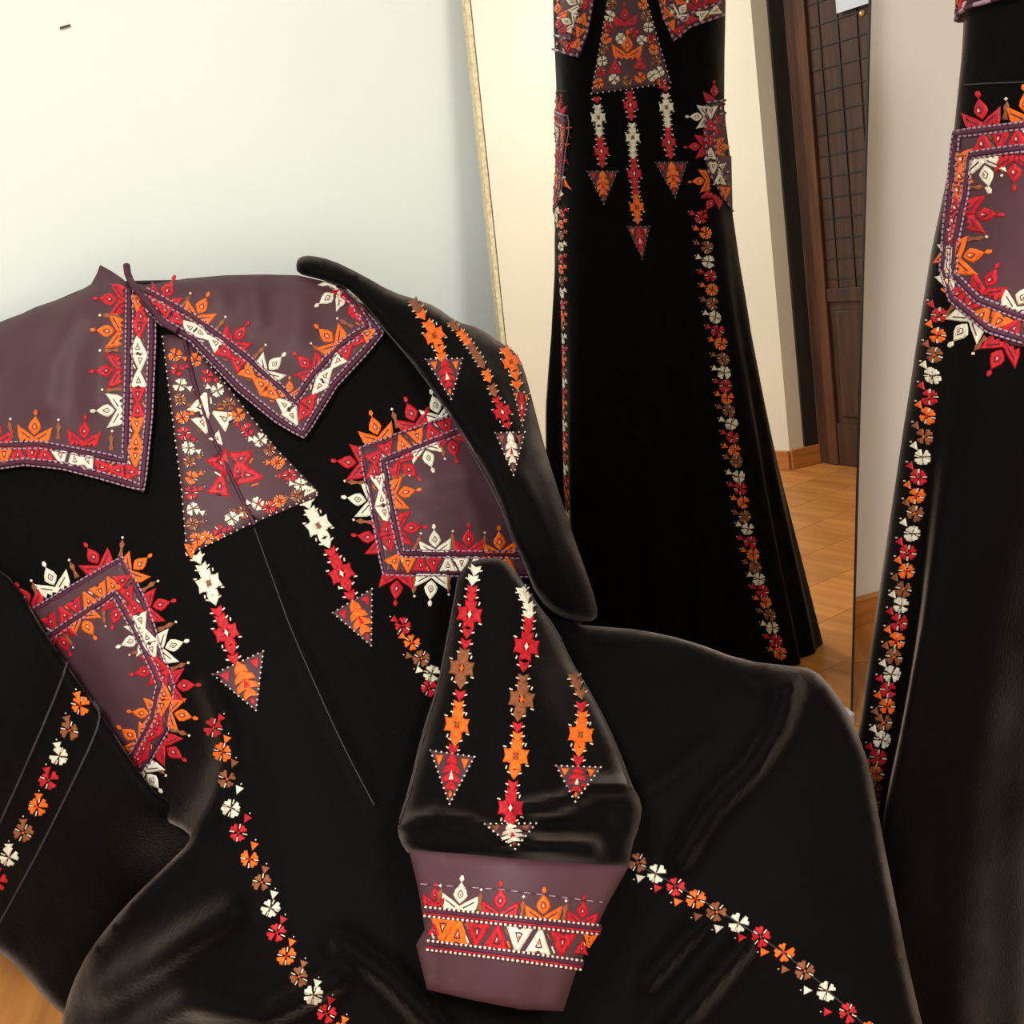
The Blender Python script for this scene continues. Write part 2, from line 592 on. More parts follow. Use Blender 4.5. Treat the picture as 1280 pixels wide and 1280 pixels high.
# ------------------------------------------------------------------ embroidery kit
class Motif:
    """collects raised stitched pieces, mapped from a 2-D drawing onto a cloth surface"""
    def __init__(s, mp, h=0.0018):
        s.mp, s.h = mp, h
        s.V, s.F, s.MI, s.mats = [], [], [], []

    def piece(s, poly, mat, h=None, base=0.0002):
        h = s.h if h is None else h
        P = np.array(poly, float)
        c = P.mean(0)
        inner = c + (P - c) * 0.80
        lo = [s.mp(p[0], p[1], base) for p in P]
        hi = [s.mp(p[0], p[1], h) for p in inner]
        ce = s.mp(c[0], c[1], h * 1.15)
        if any(q is None for q in lo) or any(q is None for q in hi) or ce is None:
            return
        # torn across an edge of the cloth: leave the piece out
        L = [np.linalg.norm(np.array(lo[i]) - np.array(lo[i - 1])) for i in range(len(lo))]
        if max(L) > 0.09: return
        if mat not in s.mats: s.mats.append(mat)
        k = s.mats.index(mat)
        b = len(s.V); n = len(P)
        s.V += lo + hi + [ce]
        area = sum(P[i - 1][0] * P[i][1] - P[i][0] * P[i - 1][1] for i in range(n))
        for i in range(n):
            j = (i + 1) % n
            q = [(b + i, b + j, b + n + j, b + n + i), (b + n + i, b + n + j, b + 2 * n)]
            for f in q:
                s.F.append(f if area < 0 else tuple(reversed(f)))
                s.MI.append(k)

    def shape(s, pts, mat, cx, cy, ang, sx, sy=None, h=None):
        """pts in unit space, y up the motif; ang = direction of 'up' in the picture, degrees clockwise from up"""
        sy = sx if sy is None else sy
        a = math.radians(ang)
        ux, uy = math.sin(a), -math.cos(a)
        rx, ry = math.cos(a), math.sin(a)
        s.piece([(cx + rx * p[0] * sx + ux * p[1] * sy, cy + ry * p[0] * sx + uy * p[1] * sy) for p in pts], mat, h)

    def build(s, name, parent):
        if not s.F: return None
        return mesh_obj(name, s.V, s.F, s.mats, parent, mi=s.MI)


def rot(pts, d):
    a = math.radians(d)
    return [(p[0] * math.cos(a) + p[1] * math.sin(a), -p[0] * math.sin(a) + p[1] * math.cos(a)) for p in pts]


DROP = [(0, -.18), (.14, -.06), (.25, .10), (.20, .28), (.09, .44), (0, .56), (-.09, .44), (-.20, .28), (-.25, .10), (-.14, -.06)]
WING = [(.0, -.5), (.16, -.40), (.24, -.52), (.36, -.36), (.48, -.52), (.60, -.30), (.68, .18), (.46, .04), (.22, -.10), (.0, -.26)]
TIP = [(0, .54), (.09, .66), (.05, .80), (-.05, .80), (-.09, .66)]
DIAM = [(0, -.5), (.3, 0), (0, .5), (-.3, 0)]
SPIKE = [(-.16, -.5), (.16, -.5), (.07, -.1), (.16, .22), (0, .5), (-.16, .22), (-.07, -.1)]
TRI = [(-.5, -.45), (.5, -.45), (0, .52)]
LEAF = [(0, -.6), (.40, -.08), (.46, .42), (0, .22), (-.46, .42), (-.40, -.08)]
PETAL = [(.02, .05), (.24, .40), (.11, .50), (0, .43), (-.11, .50), (-.24, .40), (-.02, .05)]
STITCH = [(-.035, .2), (.035, .2), (.035, .46), (-.035, .46)]
MIR = lambda p: [(-q[0], q[1]) for q in reversed(p)]
ACC = {'red': 'brown', 'orange': 'red', 'white': 'brown', 'brown': 'orange'}


def crown(mp, par, x, y, ang, c, s=26, h=0.0018):
    s *= random.uniform(1.06, 1.16)
    ang += random.uniform(-5, 5)
    m = Motif(mp, h)
    # both wings, each with a darker slit between stitched rows
    for W in (WING, MIR(WING)):
        m.shape(W, c, x, y, ang, s, s)
        sg = 1 if W is WING else -1
        sl = [(sg * .10, -.38), (sg * .52, -.10), (sg * .55, -.03), (sg * .10, -.31)]
        m.shape(sl if sg > 0 else sl[::-1], 'dark', x, y, ang, s, s, h * 1.35)
    m.shape(DROP, c, x, y, ang, s, s)
    m.shape([(p[0] * .52, .12 + (p[1] - .12) * .5) for p in DROP], 'dark', x, y, ang, s, s, h * 1.30)
    m.shape([(p[0] * .36, .12 + (p[1] - .12) * .36) for p in DROP], c, x, y, ang, s, s, h * 1.7)
    m.shape(TIP, c, x, y, ang, s, s)
    m.shape(DIAM, 'bead' if c != 'white' else 'brown', x + math.sin(math.radians(ang)) * s * .13, y - math.cos(math.radians(ang)) * s * .13, ang, s * .12, s * .13, h * 2.2)
    return m.build('crown_motif', par)


def spike(mp, par, x, y, ang, s=18, h=0.0015):
    m = Motif(mp, h)
    m.shape(SPIKE, 'brown', x, y, ang + random.uniform(-8, 8), s * .95, s)
    m.shape([(p[0], p[1] + .60) for p in [(0, -.1), (.1, 0), (0, .1), (-.1, 0)]], 'bead', x, y, ang, s, s)
    return m.build('spike_motif', par)


def bandtri(mp, par, x, y, ang, c, s=20, h=0.0017):
    s *= random.uniform(1.18, 1.3)
    m = Motif(mp, h)
    m.shape([(-.52, -.46), (-.16, -.42), (.16, -.42), (.52, -.46), (.30, .0), (.06, .52), (-.06, .52), (-.30, .0)], c, x, y, ang, s, s)
    m.shape([(0, -.26), (.17, -.22), (0, .24), (-.17, -.22)], 'dark', x, y, ang, s, s, h * 1.3)
    m.shape([(0, -.20), (.10, -.17), (0, .12), (-.10, -.17)], c, x, y, ang, s, s, h * 1.7)
    m.shape([(-.03, -.12), (.03, -.12), (.03, .02), (-.03, .02)], 'bead' if c != 'white' else 'orange', x, y, ang, s, s, h * 2.2)
    m.shape([(-.12, -.46), (.12, -.46), (.05, -.32), (-.05, -.32)], 'dark', x, y, ang, s, s, h * 1.35)
    m.shape([(.36, .12), (.43, .16), (.29, .42), (.22, .38)], ('bead', 'orange', 'brown')[random.randrange(3)], x, y, ang, s, s, h)
    return m.build('band_triangle', par)


def flower(mp, par, x, y, ang, c, s=24, tri=None, h=0.0018):
    m = Motif(mp, h)
    for k in range(4):
        m.shape(rot(PETAL, 45 + 90 * k + random.uniform(-9, 9)), c, x, y, ang, s * random.uniform(.86, 1.08))
    for k in range(4):
        if random.random() < .75:
            m.shape(rot(STITCH, 90 * k), 'bead', x, y, ang, s)
    m.shape([(0, -.07), (.07, 0), (0, .07), (-.07, 0)], ACC[c], x, y, ang, s, s, h * 1.5)
    o = m.build('flower', par)
    if tri:
        m = Motif(mp, h)
        tx, ty = tri[0], tri[1]
        a = math.degrees(math.atan2(tx - x, -(ty - y)))
        m.shape(TRI, tri[2] if len(tri) > 2 else c, tx, ty, a + 180, s * .46)
        m.shape([(0, -.62), (.1, -.75), (0, -.88), (-.1, -.75)], 'bead', tx, ty, a + 180, s * .46)
        m.build('bud', par)
    return o


def cross(mp, par, x, y, ang, c, s=28, h=0.0019):
    m = Motif(mp, h)
    for k in range(4):
        m.shape(rot([(.04, .06), (.20, .26), (.22, .46), (0, .40), (-.22, .46), (-.20, .26), (-.04, .06)], 90 * k), c, x, y, ang, s * 1.0, s * 1.15)
        m.shape(rot([(.0, .1), (.11, .26), (0, .38), (-.11, .26)], 45 + 90 * k), c, x, y, ang, s)
    m.shape(DIAM, 'white' if c == 'red' else ('brown' if c != 'brown' else 'orange'), x, y, ang, s * .28, s * .34, h * 1.7)
    for k in range(4):
        m.shape(rot([(.16, .42), (.22, .42), (.22, .56), (.16, .56)], 90 * k + 15), 'bead', x, y, ang, s)
    return m.build('cross_motif', par)


def leaves(mp, par, P, ang, c, s=12, h=0.0017):
    """a short run of stem leaves between two medallions, one stem"""
    m = Motif(mp, h)
    for (x, y) in P:
        m.shape(LEAF, c, x, y, ang, s * 1.2, s * 1.25)
        m.shape([(.46, -.15), (.80, .0), (.76, .14), (.44, .05)], 'bead', x, y, ang, s)
        m.shape([(-.46, -.15), (-.44, .05), (-.76, .14), (-.80, .0)], 'bead', x, y, ang, s)
    return m.build('stem_leaf', par)


def chain(mp, par, items, s=28, ls=12):
    """items: (kind, x, y, colour); stem leaves fill the run between medallions"""
    n = len(items)
    for i, (k, x, y, c) in enumerate(items):
        a = items[max(0, i - 1)]; b = items[min(n - 1, i + 1)]
        ang = math.degrees(math.atan2(b[1] - a[1], -(b[2] - a[2]))) + 180
        if k == 'x':
            cross(mp, par, x, y, ang, c, s)
            continue
        P = [(x, y)]
        for nb, j in ((a, i - 1), (b, i + 1)):
            if j < 0 or j >= n: continue
            gx, gy = nb[1] - x, nb[2] - y
            g = math.hypot(gx, gy)
            end = g - (s * .42 if nb[0] == 'x' else (ls * .6 if j < i else g * .5))
            if nb[0] == 'l' and j < i: continue
            if nb[0] == 'l': end = g - ls * .6
            t = ls * .8
            while t < end:
                P.append((x + gx * t / g, y + gy * t / g)); t += ls * .8
        leaves(mp, par, P, ang, c, ls)


def cord(name, mp, par, P, r=0.0016, mats=('seam',), off=0.0012, step=5, smooth=1, period=1):
    P = chaikin(P, smooth, False) if smooth else P
    P = resample(P, step, False)
    W = []
    for p in P:
        q = mp(p[0], p[1], off)
        if q is not None: W.append(np.array(q))
    if len(W) < 2: return None
    V, F, MI = [], [], []
    ns = 6
    for i, q in enumerate(W):
        tdir = W[min(i + 1, len(W) - 1)] - W[max(i - 1, 0)]
        tdir /= max(1e-9, np.linalg.norm(tdir))
        e1 = np.cross(tdir, Z3 if abs(tdir[2]) < .9 else X3); e1 /= np.linalg.norm(e1)
        e2 = np.cross(tdir, e1)
        for k in range(ns):
            a = 2 * math.pi * k / ns
            V.append(q + e1 * r * math.cos(a) + e2 * r * math.sin(a))
    for i in range(len(W) - 1):
        if np.linalg.norm(W[i + 1] - W[i]) > 0.06: continue
        for k in range(ns):
            F.append((i * ns + k, i * ns + (k + 1) % ns, (i + 1) * ns + (k + 1) % ns, (i + 1) * ns + k))
            MI.append((i // period) % len(mats))
    if not F: return None
    return mesh_obj(name, V, F, list(mats), par, mi=MI, smooth=True)


def offset_line(P, d):
    P = [np.array(p, float) for p in P]
    out = []
    for i in range(len(P)):
        t = P[min(i + 1, len(P) - 1)] - P[max(i - 1, 0)]
        t /= max(1e-9, np.linalg.norm(t))
        out.append(P[i] + np.array([-t[1], t[0]]) * d)
    return out


def braid(mp, par, P, wd=4.3, r=0.0015, smooth=0):
    """woven edging: a plum core with a lilac twisted cord along each side"""
    P = resample(P, 14, False)
    cord('braid_core', mp, par, P, r * 2.0, ('dark',), 0.0004, 6, smooth)
    for sgn in (-1, 1):
        cord('braid_cord', mp, par, offset_line(P, sgn * wd), r * .8, ('lilac', 'lilac', 'dark'), 0.0012, 2.2, smooth)


def beading(mp, par, P, gap=9, r=0.0017, off=0.001):
    """tiny beads along an edge, too small to pick apart: one part"""
    P = resample(P, gap, False)
    V, F = [], []
    oct_ = [(1, 0, 0), (-1, 0, 0), (0, 1, 0), (0, -1, 0), (0, 0, 1), (0, 0, -1)]
    of = [(0, 2, 4), (2, 1, 4), (1, 3, 4), (3, 0, 4), (2, 0, 5), (1, 2, 5), (3, 1, 5), (0, 3, 5)]
    for p in P:
        q = mp(p[0], p[1], off)
        if q is None: continue
        b = len(V)
        V += [np.array(q) + np.array(o) * r for o in oct_]
        F += [tuple(i + b for i in f) for f in of]
    if F:
        o = mesh_obj('beading', V, F, 'bead', par, smooth=True)
        o['kind'] = 'stuff'


def pendant(mp, par, A, B, C, style='orange', bead=7, h=0.0014):
    """three-cornered plum pendant, A-B the top edge, C the tip"""
    A, B, C = [np.array(p, float) for p in (A, B, C)]
    m = Motif(mp, h)
    P = resample([A, B, C], 12, True)
    m.piece(P, 'plum', h * .6)
    T = (A + B) / 2
    ax = C - T
    L = np.linalg.norm(ax); W = np.linalg.norm(B - A)
    ang = math.degrees(math.atan2(ax[0], -ax[1])) + 180
    at = lambda u, v: T + ax * v + (B - A) * u
    main, acc, ctr = {'orange': ('orange', 'red', 'red'), 'red': ('red', 'orange', 'white'), 'cream': ('white', 'brown', 'red')}[style]
    for sg in (-1, 1):
        q = at(sg * .29, .17)
        m.shape(TRI, acc, q[0], q[1], ang + 180, W * .2, L * .24, h * 1.7)
    for v, k in ((.12, .2), (.3, .32), (.48, .34), (.64, .2)):
        q = at(0, v)
        m.shape(MIR([(p[0], -p[1]) for p in LEAF]), main, q[0], q[1], ang, W * k * 1.45, L * .26, h * 1.8)
    q = at(0, .42); m.shape(TRI, ctr, q[0], q[1], ang, W * .13, L * .24, h * 2.6)
    q = at(0, .80); m.shape(DIAM, acc if style != 'red' else 'orange', q[0], q[1], ang, W * .16, L * .2, h * 1.8)
    o = m.build('pendant', par)
    if o: beading(mp, o, [A, B, C, A], bead, 0.0016 if h >= 0.0014 else 0.0013)
    return o


def strip(mp, par, L, ang, s, toff=None, h=0.0018):
    seq = ('red', 'orange', 'brown', 'white')
    for it in L:
        x, y, c = it[0], it[1], it[2]
        tri = None
        if len(it) > 3: tri = (it[3], it[4])
        elif toff: tri = (x + toff[0], y + toff[1])
        flower(mp, par, x, y, ang + random.uniform(-12, 12), c, s, tri, h)


CC = {'r': 'red', 'o': 'orange', 'w': 'white', 'b': 'brown'}

# ================================================================== gown in the foreground
gown = empty('draped_gown', (0.0, 0.75, 0.0))
tag(gown, 'dark velvet gown draped in the foreground with plum collar, chest panel and cuff', 'dress')

T1 = TPS([
    (-210, 540, 1.50), (-230, 720, 1.49), (-80, 430, 1.46), (0, 400, 1.44), (125, 345, 1.425), (200, 350, 1.42), (372, 345, 1.45), (480, 420, 1.45), (640, 560, 1.48), (700, 750, 1.47),
    (0, 560, 1.395), (100, 560, 1.37), (200, 560, 1.35), (330, 560, 1.36), (450, 600, 1.385), (560, 640, 1.42),
    (-80, 760, 1.42), (40, 760, 1.365), (150, 760, 1.33), (270, 760, 1.29), (400, 760, 1.29), (520, 780, 1.33), (640, 820, 1.36),
    (100, 900, 1.36), (200, 1010, 1.29), (262, 1015, 1.22), (280, 900, 1.235), (400, 920, 1.22), (560, 950, 1.25),
    (785, 795, 1.38), (860, 815, 1.33), (985, 845, 1.25), (1040, 865, 1.27), (1095, 1000, 1.24), (1135, 1200, 1.20), (1160, 1330, 1.17),
    (160, 1130, 1.235), (75, 1280, 1.32), (300, 1130, 1.15), (450, 1130, 1.13), (640, 1130, 1.13), (800, 1090, 1.165),
    (900, 1000, 1.20), (950, 1200, 1.15), (300, 1300, 1.12), (500, 1300, 1.08), (700, 1300, 1.08), (900, 1300, 1.13), (860, 1080, 1.185), (1000, 1050, 1.195),
    (1190, 1700, 1.12), (650, 1900, 1.05), (150, 1880, 1.12), (60, 1600, 1.25)])
FOLDS = [
    ([(262, 860), (280, 900), (285, 950), (272, 1000), (235, 1060), (160, 1130), (110, 1190)], 16, 0.022),
    ([(985, 862), (975, 905), (940, 960), (890, 1010), (850, 1075)], 16, 0.028),
    ([(760, 800), (860, 812), (940, 850), (985, 862)], 16, 0.012),
    ([(330, 690), (365, 790), (398, 865), (466, 1005)], 6, 0.006),
    ([(130, 1240), (190, 1205), (240, 1170), (290, 1140)], 20, 0.030),
    ([(150, 1300), (230, 1255), (330, 1270), (420, 1225)], 18, 0.026),
    ([(430, 1180), (490, 1225), (560, 1300)], 18, 0.026),
    ([(820, 1310), (880, 1240), (930, 1180)], 16, 0.024),
    ([(810, 1225), (850, 1180), (880, 1150)], 14, 0.020),
    ([(1000, 1110), (1060, 1200), (1100, 1320)], 50, 0.015),
    ([(810, 985), (850, 960), (880, 930)], 14, 0.010),
]
G = Patch([(-150, 480), (-90, 440), (0, 402), (44, 386), (125, 352), (200, 350), (372, 347), (470, 385), (560, 450), (640, 520), (700, 640), (715, 780), (760, 784),
           (800, 787), (860, 800), (930, 826), (985, 832), (1018, 836), (1042, 862), (1066, 900), (1088, 960), (1102, 1040), (1120, 1130), (1138, 1220), (1165, 1330),
           (1210, 1700), (1150, 1900), (150, 1900), (60, 1600), (68, 1340), (75, 1285), (88, 1235), (112, 1186), (160, 1128), (210, 1080), (238, 1052), (236, 1040), (205, 1025), (140, 1000), (60, 940), (-90, 880), (-200, 820), (-240, 700), (-215, 560)],
          T1, (16, 0.02), FOLDS, 1)
gbody = G.build('gown_body', 'velvet', gown, 9, 0.03)
gm = G.pt

# falling side piece on the left, down to the floor
T6 = TPS([(-250, 760, 1.47), (-270, 950, 1.47), (-210, 1090, 1.48), (-90, 690, 1.38), (0, 715, 1.36), (59, 796, 1.315), (125, 890, 1.30), (195, 1005, 1.265), (225, 1040, 1.30), (250, 1060, 1.33), (215, 1110, 1.36), (150, 1140, 1.37), (110, 1200, 1.41), (75, 1262, 1.46), (30, 1215, 1.45),
          (-90, 1150, 1.46), (0, 900, 1.345), (60, 1000, 1.335), (-90, 900, 1.40), (0, 1060, 1.38)])
P6 = Patch([(-215, 715), (-90, 685), (-10, 706), (20, 728), (59, 796), (125, 890), (186, 983), (215, 1005), (262, 1025), (275, 1060), (245, 1120), (180, 1220), (120, 1275), (90, 1276), (62, 1255), (30, 1217), (0, 1190), (-90, 1150), (-210, 1110), (-275, 990), (-265, 820)], T6, (10, 0.012), [], 1)
side = P6.build('side_drape', 'velvet', gown, 9, 0.02)
m6 = P6.pt

# collar, two pointed halves
rel = lambda patch, gap: (lambda Q: patch.depth(Q) - gap)
PFOLD = [([(55, 500), (62, 450), (95, 395)], 24, 0.020), ([(120, 500), (122, 440), (140, 400)], 18, 0.014), ([(-20, 480), (10, 430)], 26, 0.012)]
CL = Patch([(-215, 560), (-195, 520), (-150, 478), (-90, 440), (0, 405), (44, 384), (94, 367), (114, 355), (121, 342), (125, 331), (138, 338), (153, 348), (164, 360), (180, 380), (193, 398), (194, 425), (190, 519), (180, 616), (125, 598), (78, 586), (31, 581), (-90, 600), (-205, 640)],
           rel(G, 0.014), (5, 0.004), PFOLD, 0)
colL = CL.build('collar', 'plum', gown, 8, 0.004)
PF2 = [([(265, 345), (275, 375)], 18, 0.012), ([(318, 345), (322, 400)], 14, 0.012), ([(375, 350), (372, 420)], 20, 0.012)]
CRt = Patch([(158, 332), (163, 342), (166, 354), (181, 356), (234, 348), (281, 344), (330, 343), (372, 344), (425, 356), (456, 391), (480, 416), (456, 444), (419, 484), (400, 516), (380, 548), (347, 528), (300, 490), (237, 425), (200, 403), (175, 378), (160, 350)],
            rel(G, 0.015), (5, 0.004), PF2, 0)
colR = CRt.build('collar', 'plum', gown, 8, 0.004)
ml, mr_ = CL.pt, CRt.pt
# collar bindings
braid(ml, colL, [(162, 362), (161, 450), (157, 577), (110, 567), (50, 556), (0, 557), (-60, 566), (-198, 608)])
braid(ml, colL, [(190, 398), (190, 425), (186, 519), (177, 609), (125, 594), (78, 582), (31, 577), (-60, 590), (-200, 632)])
braid(mr_, colR, [(182, 364), (240, 395), (300, 440), (345, 480), (368, 503), (390, 470), (425, 432), (460, 408), (442, 378), (425, 361)])
braid(mr_, colR, [(176, 376), (203, 402), (240, 423), (300, 486), (347, 524), (379, 543), (398, 512), (417, 481), (454, 441), (475, 416), (456, 394)])
for x, y, a, c in ((172, 378, 180, 'o'), (176, 394, 0, 'r'), (174, 412, 180, 'r'), (172, 432, 0, 'w'), (175, 452, 180, 'w'), (173, 474, 0, 'w'), (172, 494, 180, 'r'), (172, 512, 0, 'r'), (171, 531, 180, 'o'), (170, 551, 0, 'o'), (169, 571, 180, 'o'),
                   (166, 590, 90, 'r'), (146, 588, -90, 'r'), (129, 584, 90, 'r'), (110, 577, 160, 'w'), (93, 573, -10, 'w'), (76, 571, 170, 'w'), (56, 567, 0, 'r'), (40, 567, 180, 'r'), (22, 567, 0, 'r'), (5, 569, 180, 'o'), (-12, 570, 0, 'o')):
    bandtri(ml, colL, x, y, a, CC[c], 19)
for i in range(9):
    bandtri(ml, colL, -30 - i * 18, 575 + i * 5, 180 * (i % 2) - 15, ('red', 'red', 'orange', 'orange', 'white', 'white')[i % 6], 19)
for x, y, c in ((-55, 550, 'orange'), (-105, 563, 'red'), (-155, 578, 'white')):
    crown(ml, colL, x, y, -12, c, 29)
for x, y, a, c in ((141, 374, -90, 'r'), (138, 414, -90, 'o'), (137, 463, -90, 'r'), (138, 513, -90, 'w'), (105, 543, 5, 'r'), (43, 538, 2, 'o'), (-6, 542, 0, 'r')):
    crown(ml, colL, x, y, a, CC[c], 29)
for x, y, a in ((138, 394, -90), (138, 438, -90), (141, 487, -90), (139, 552, 5), (73, 538, 0), (13, 537, 0)):
    spike(ml, colL, x, y, a, 22)
for x, y, a, c in ((192, 376, 120, 'r'), (205, 387, -60, 'r'), (222, 399, 125, 'r'), (236, 408, -50, 'w'), (252, 417, 130, 'w'), (268, 427, -50, 'w'), (282, 440, 130, 'r'), (296, 452, -50, 'r'), (311, 466, 130, 'o'), (325, 479, -50, 'o'), (340, 492, 130, 'o'), (354, 505, -50, 'w'), (366, 521, 150, 'w'), (379, 517, 210, 'r'),
                   (388, 501, 40, 'r'), (398, 484, -140, 'w'), (408, 468, 40, 'w'), (421, 452, -140, 'w'), (433, 438, 45, 'r'), (446, 426, -135, 'r'), (461, 416, 60, 'o'), (451, 396, 150, 'r'), (441, 381, -30, 'r'), (428, 367, 150, 'r')):
    bandtri(mr_, colR, x, y, a, CC[c], 18)
for x, y, a, c in ((207, 367, 28, 'r'), (250, 387, 32, 'o'), (297, 421, 38, 'r'), (340, 458, 42, 'w'), (384, 456, -44, 'r'), (412, 423, -48, 'o'), (413, 370, -125, 'w'), (362, 487, 0, 'o')):
    crown(mr_, colR, x, y, a, CC[c], 28 if y != 487 else 20)
for x, y, a in ((232, 377, 30), (275, 406, 35), (324, 440, 42), (398, 437, -50), (432, 404, -60)):
    spike(mr_, colR, x, y, a, 20)
cord('collar_loop', gm, gown, [(158, 331), (160, 345), (170, 362), (190, 385), (204, 404), (222, 414)], 0.0045, ('dark',), 0.022, 4)

# chest panel
CH = Patch([(203, 419), (231, 417), (281, 478), (344, 559), (398, 614), (396, 622), (312, 656), (233, 695), (227, 612), (216, 525), (206, 450)], rel(G, 0.004), (4, 0.002), [([(235, 430), (262, 537), (290, 600), (322, 656)], 5, -0.004)], 0)
chest = CH.build('chest_panel', 'plum', gown, 8, 0.003)
mc = CH.pt
cord('front_slit', mc, chest, [(231, 425), (241, 475), (262, 537), (290, 597), (318, 656)], 0.0028, ('dark',), 0.001, 5)
for x, y, c in ((219, 444, 'o'), (244, 450, 'o'), (222, 462, 'r'), (225, 481, 'w'), (258, 470, 'r'), (272, 488, 'w'), (225, 500, 'b'), (286, 505, 'b'), (298, 519, 'o'), (228, 522, 'o'),
                (230, 542, 'r'), (309, 538, 'r'), (236, 560, 'w'), (325, 550, 'w'), (237, 577, 'b'), (337, 562, 'b'), (347, 578, 'o'), (239, 597, 'o'), (362, 594, 'r'), (376, 606, 'w'), (239, 616, 'r'), (241, 636, 'w'), (350, 626, 'o'), (336, 634, 'r'),
                (241, 655, 'b'), (246, 674, 'o'), (259, 672, 'o'), (275, 664, 'r'), (322, 630, 'w'), (290, 648, 'w'), (371, 620, 'b'), (305, 640, 'b')):
    dx_ = (296 if y > 560 else 262) - x
    flower(mc, chest, x, y, random.uniform(0, 90), CC[c], 18, (x + (11 if dx_ > 0 else -11), y + random.uniform(-7, 7)))
for x, y, a, c, s_ in ((252, 505, 20, 'w', 24), (278, 522, -60, 'w', 22), (254, 530, 160, 'w', 20), (277, 580, 150, 'r', 26), (303, 572, 60, 'r', 22), (275, 606, 10, 'r', 24), (312, 594, 100, 'r', 26), (272, 549, 140, 'w', 14), (297, 588, -20, 'r', 18), (239, 688, 180, 'o', 14), (387, 613, 90, 'w', 12)):
    bandtri(mc, chest, x, y, a, CC[c], s_)
beading(mc, chest, [(203, 421), (216, 525), (227, 612), (234, 694), (312, 655), (396, 619)], 9)
beading(mc, chest, [(396, 616), (344, 560), (281, 479), (231, 420)], 9)

# hip panels
HR = Patch([(452, 560), (566, 521), (640, 500), (690, 600), (705, 716), (482, 716), (468, 640)], rel(G, 0.004), (4, 0.002),
           [([(540, 600), (600, 590), (640, 620)], 18, 0.010), ([(530, 640), (580, 628), (640, 650)], 12, 0.006), ([(540, 665), (590, 655), (630, 665)], 9, 0.005)], 0)
hipR = HR.build('hip_panel', 'plum', gown, 8, 0.003)
hr = HR.pt
braid(gm, hipR, [(640, 498), (566, 522), (453, 562), (468, 640), (482, 715), (670, 717)])
braid(hr, hipR, [(640, 518), (570, 541), (479, 576), (490, 640), (502, 692), (670, 694)])
for x, y, a, c in ((469, 571, 45, 'r'), (484, 562, 160, 'r'), (503, 554, -20, 'o'), (522, 546, 160, 'o'), (540, 540, -20, 'r'), (558, 533, 160, 'r'), (468, 588, 0, 'r'), (474, 602, 170, 'w'), (477, 622, -10, 'w'), (481, 642, 170, 'w'), (483, 660, -10, 'r'), (487, 678, 170, 'r'),
                   (494, 700, 40, 'o'), (510, 705, 180, 'o'), (526, 705, 0, 'r'), (542, 705, 180, 'r'), (560, 705, 0, 'w'), (577, 705, 180, 'w'), (595, 705, 0, 'w'), (614, 705, 180, 'r'), (634, 705, 0, 'o')):
    bandtri(hr, hipR, x, y, a, CC[c], 18)
for x, y, a, c in ((470, 538, -18, 'o'), (516, 521, -18, 'r'), (546, 511, -18, 'w'), (440, 578, -84, 'r'), (452, 625, -82, 'w'), (464, 672, -80, 'r'), (496, 731, 180, 'r'), (539, 731, 180, 'w')):
    crown(gm, hipR, x, y, a, CC[c], 30)
for x, y, a in ((494, 524, -18), (444, 603, -82), (455, 652, -80), (518, 732, 180), (561, 730, 180)):
    spike(gm, hipR, x, y, a, 22)
for x, y, a, c in ((534, 568, 165, 'w'), (566, 555, 165, 'r'), (503, 616, 82, 'o'), (510, 660, 82, 'r'), (544, 679, 0, 'w'), (586, 678, 0, 'r'), (625, 682, 0, 'o'), (508, 584, 130, 'r')):
    crown(hr, hipR, x, y, a, CC[c], 28)
for x, y, a in ((553, 562, 165), (500, 595, 85), (522, 678, 20), (566, 676, 0), (606, 678, 0)):
    spike(hr, hipR, x, y, a, 20)

HL = Patch([(37, 766), (150, 699), (180, 754), (204, 832), (216, 857), (208, 912), (176, 965), (125, 900), (59, 800)], rel(G, 0.004), (4, 0.002), [([(120, 800), (150, 860)], 20, 0.006)], 0)
hipL = HL.build('hip_panel', 'plum', gown, 8, 0.003)
hl = HL.pt
braid(gm, hipL, [(38, 767), (152, 700), (180, 755), (205, 833), (214, 857), (207, 911), (177, 963)])
braid(hl, hipL, [(60, 797), (143, 742), (165, 780), (195, 842), (200, 856), (190, 900), (165, 945)])
for x, y, a, c in ((64, 778, 150, 'r'), (80, 768, -30, 'r'), (95, 759, 150, 'r'), (110, 750, -30, 'o'), (126, 740, 150, 'o'), (140, 731, -30, 'o'), (154, 725, 60, 'r'), (160, 743, 160, 'r'), (168, 759, -20, 'r'), (176, 777, 160, 'w'), (183, 795, -20, 'w'), (190, 813, 160, 'w'),
                   (197, 830, -20, 'r'), (204, 848, 160, 'r'), (205, 866, 0, 'o'), (202, 884, 185, 'o'), (197, 903, 20, 'r'), (189, 919, 210, 'r'), (180, 935, 30, 'r'), (172, 950, 210, 'r')):
    bandtri(hl, hipL, x, y, a, CC[c], 18)
for x, y, a, c in ((65, 726, -30, 'w'), (119, 700, -28, 'r'), (171, 708, 55, 'o'), (196, 757, 70, 'r'), (212, 808, 70, 'w'), (226, 857, 85, 'r'), (223, 893, 100, 'o'), (213, 938, 122, 'r'), (187, 972, 140, 'w'), (33, 750, -30, 'r')):
    crown(gm, hipL, x, y, a, CC[c], 29)
for x, y, a in ((44, 738, -22), (92, 712, -25), (152, 685, 5), (186, 733, 60), (208, 783, 65), (223, 833, 70), (224, 915, 110), (198, 960, 135)):
    spike(gm, hipL, x, y, a, 22)
for x, y, a, c in ((107, 780, 150, 'o'), (146, 765, 200, 'r'), (167, 800, -112, 'w'), (184, 838, -110, 'r'), (181, 892, -85, 'o'), (166, 921, -60, 'o'), (78, 800, 150, 'r')):
    crown(hl, hipL, x, y, a, CC[c], 27)
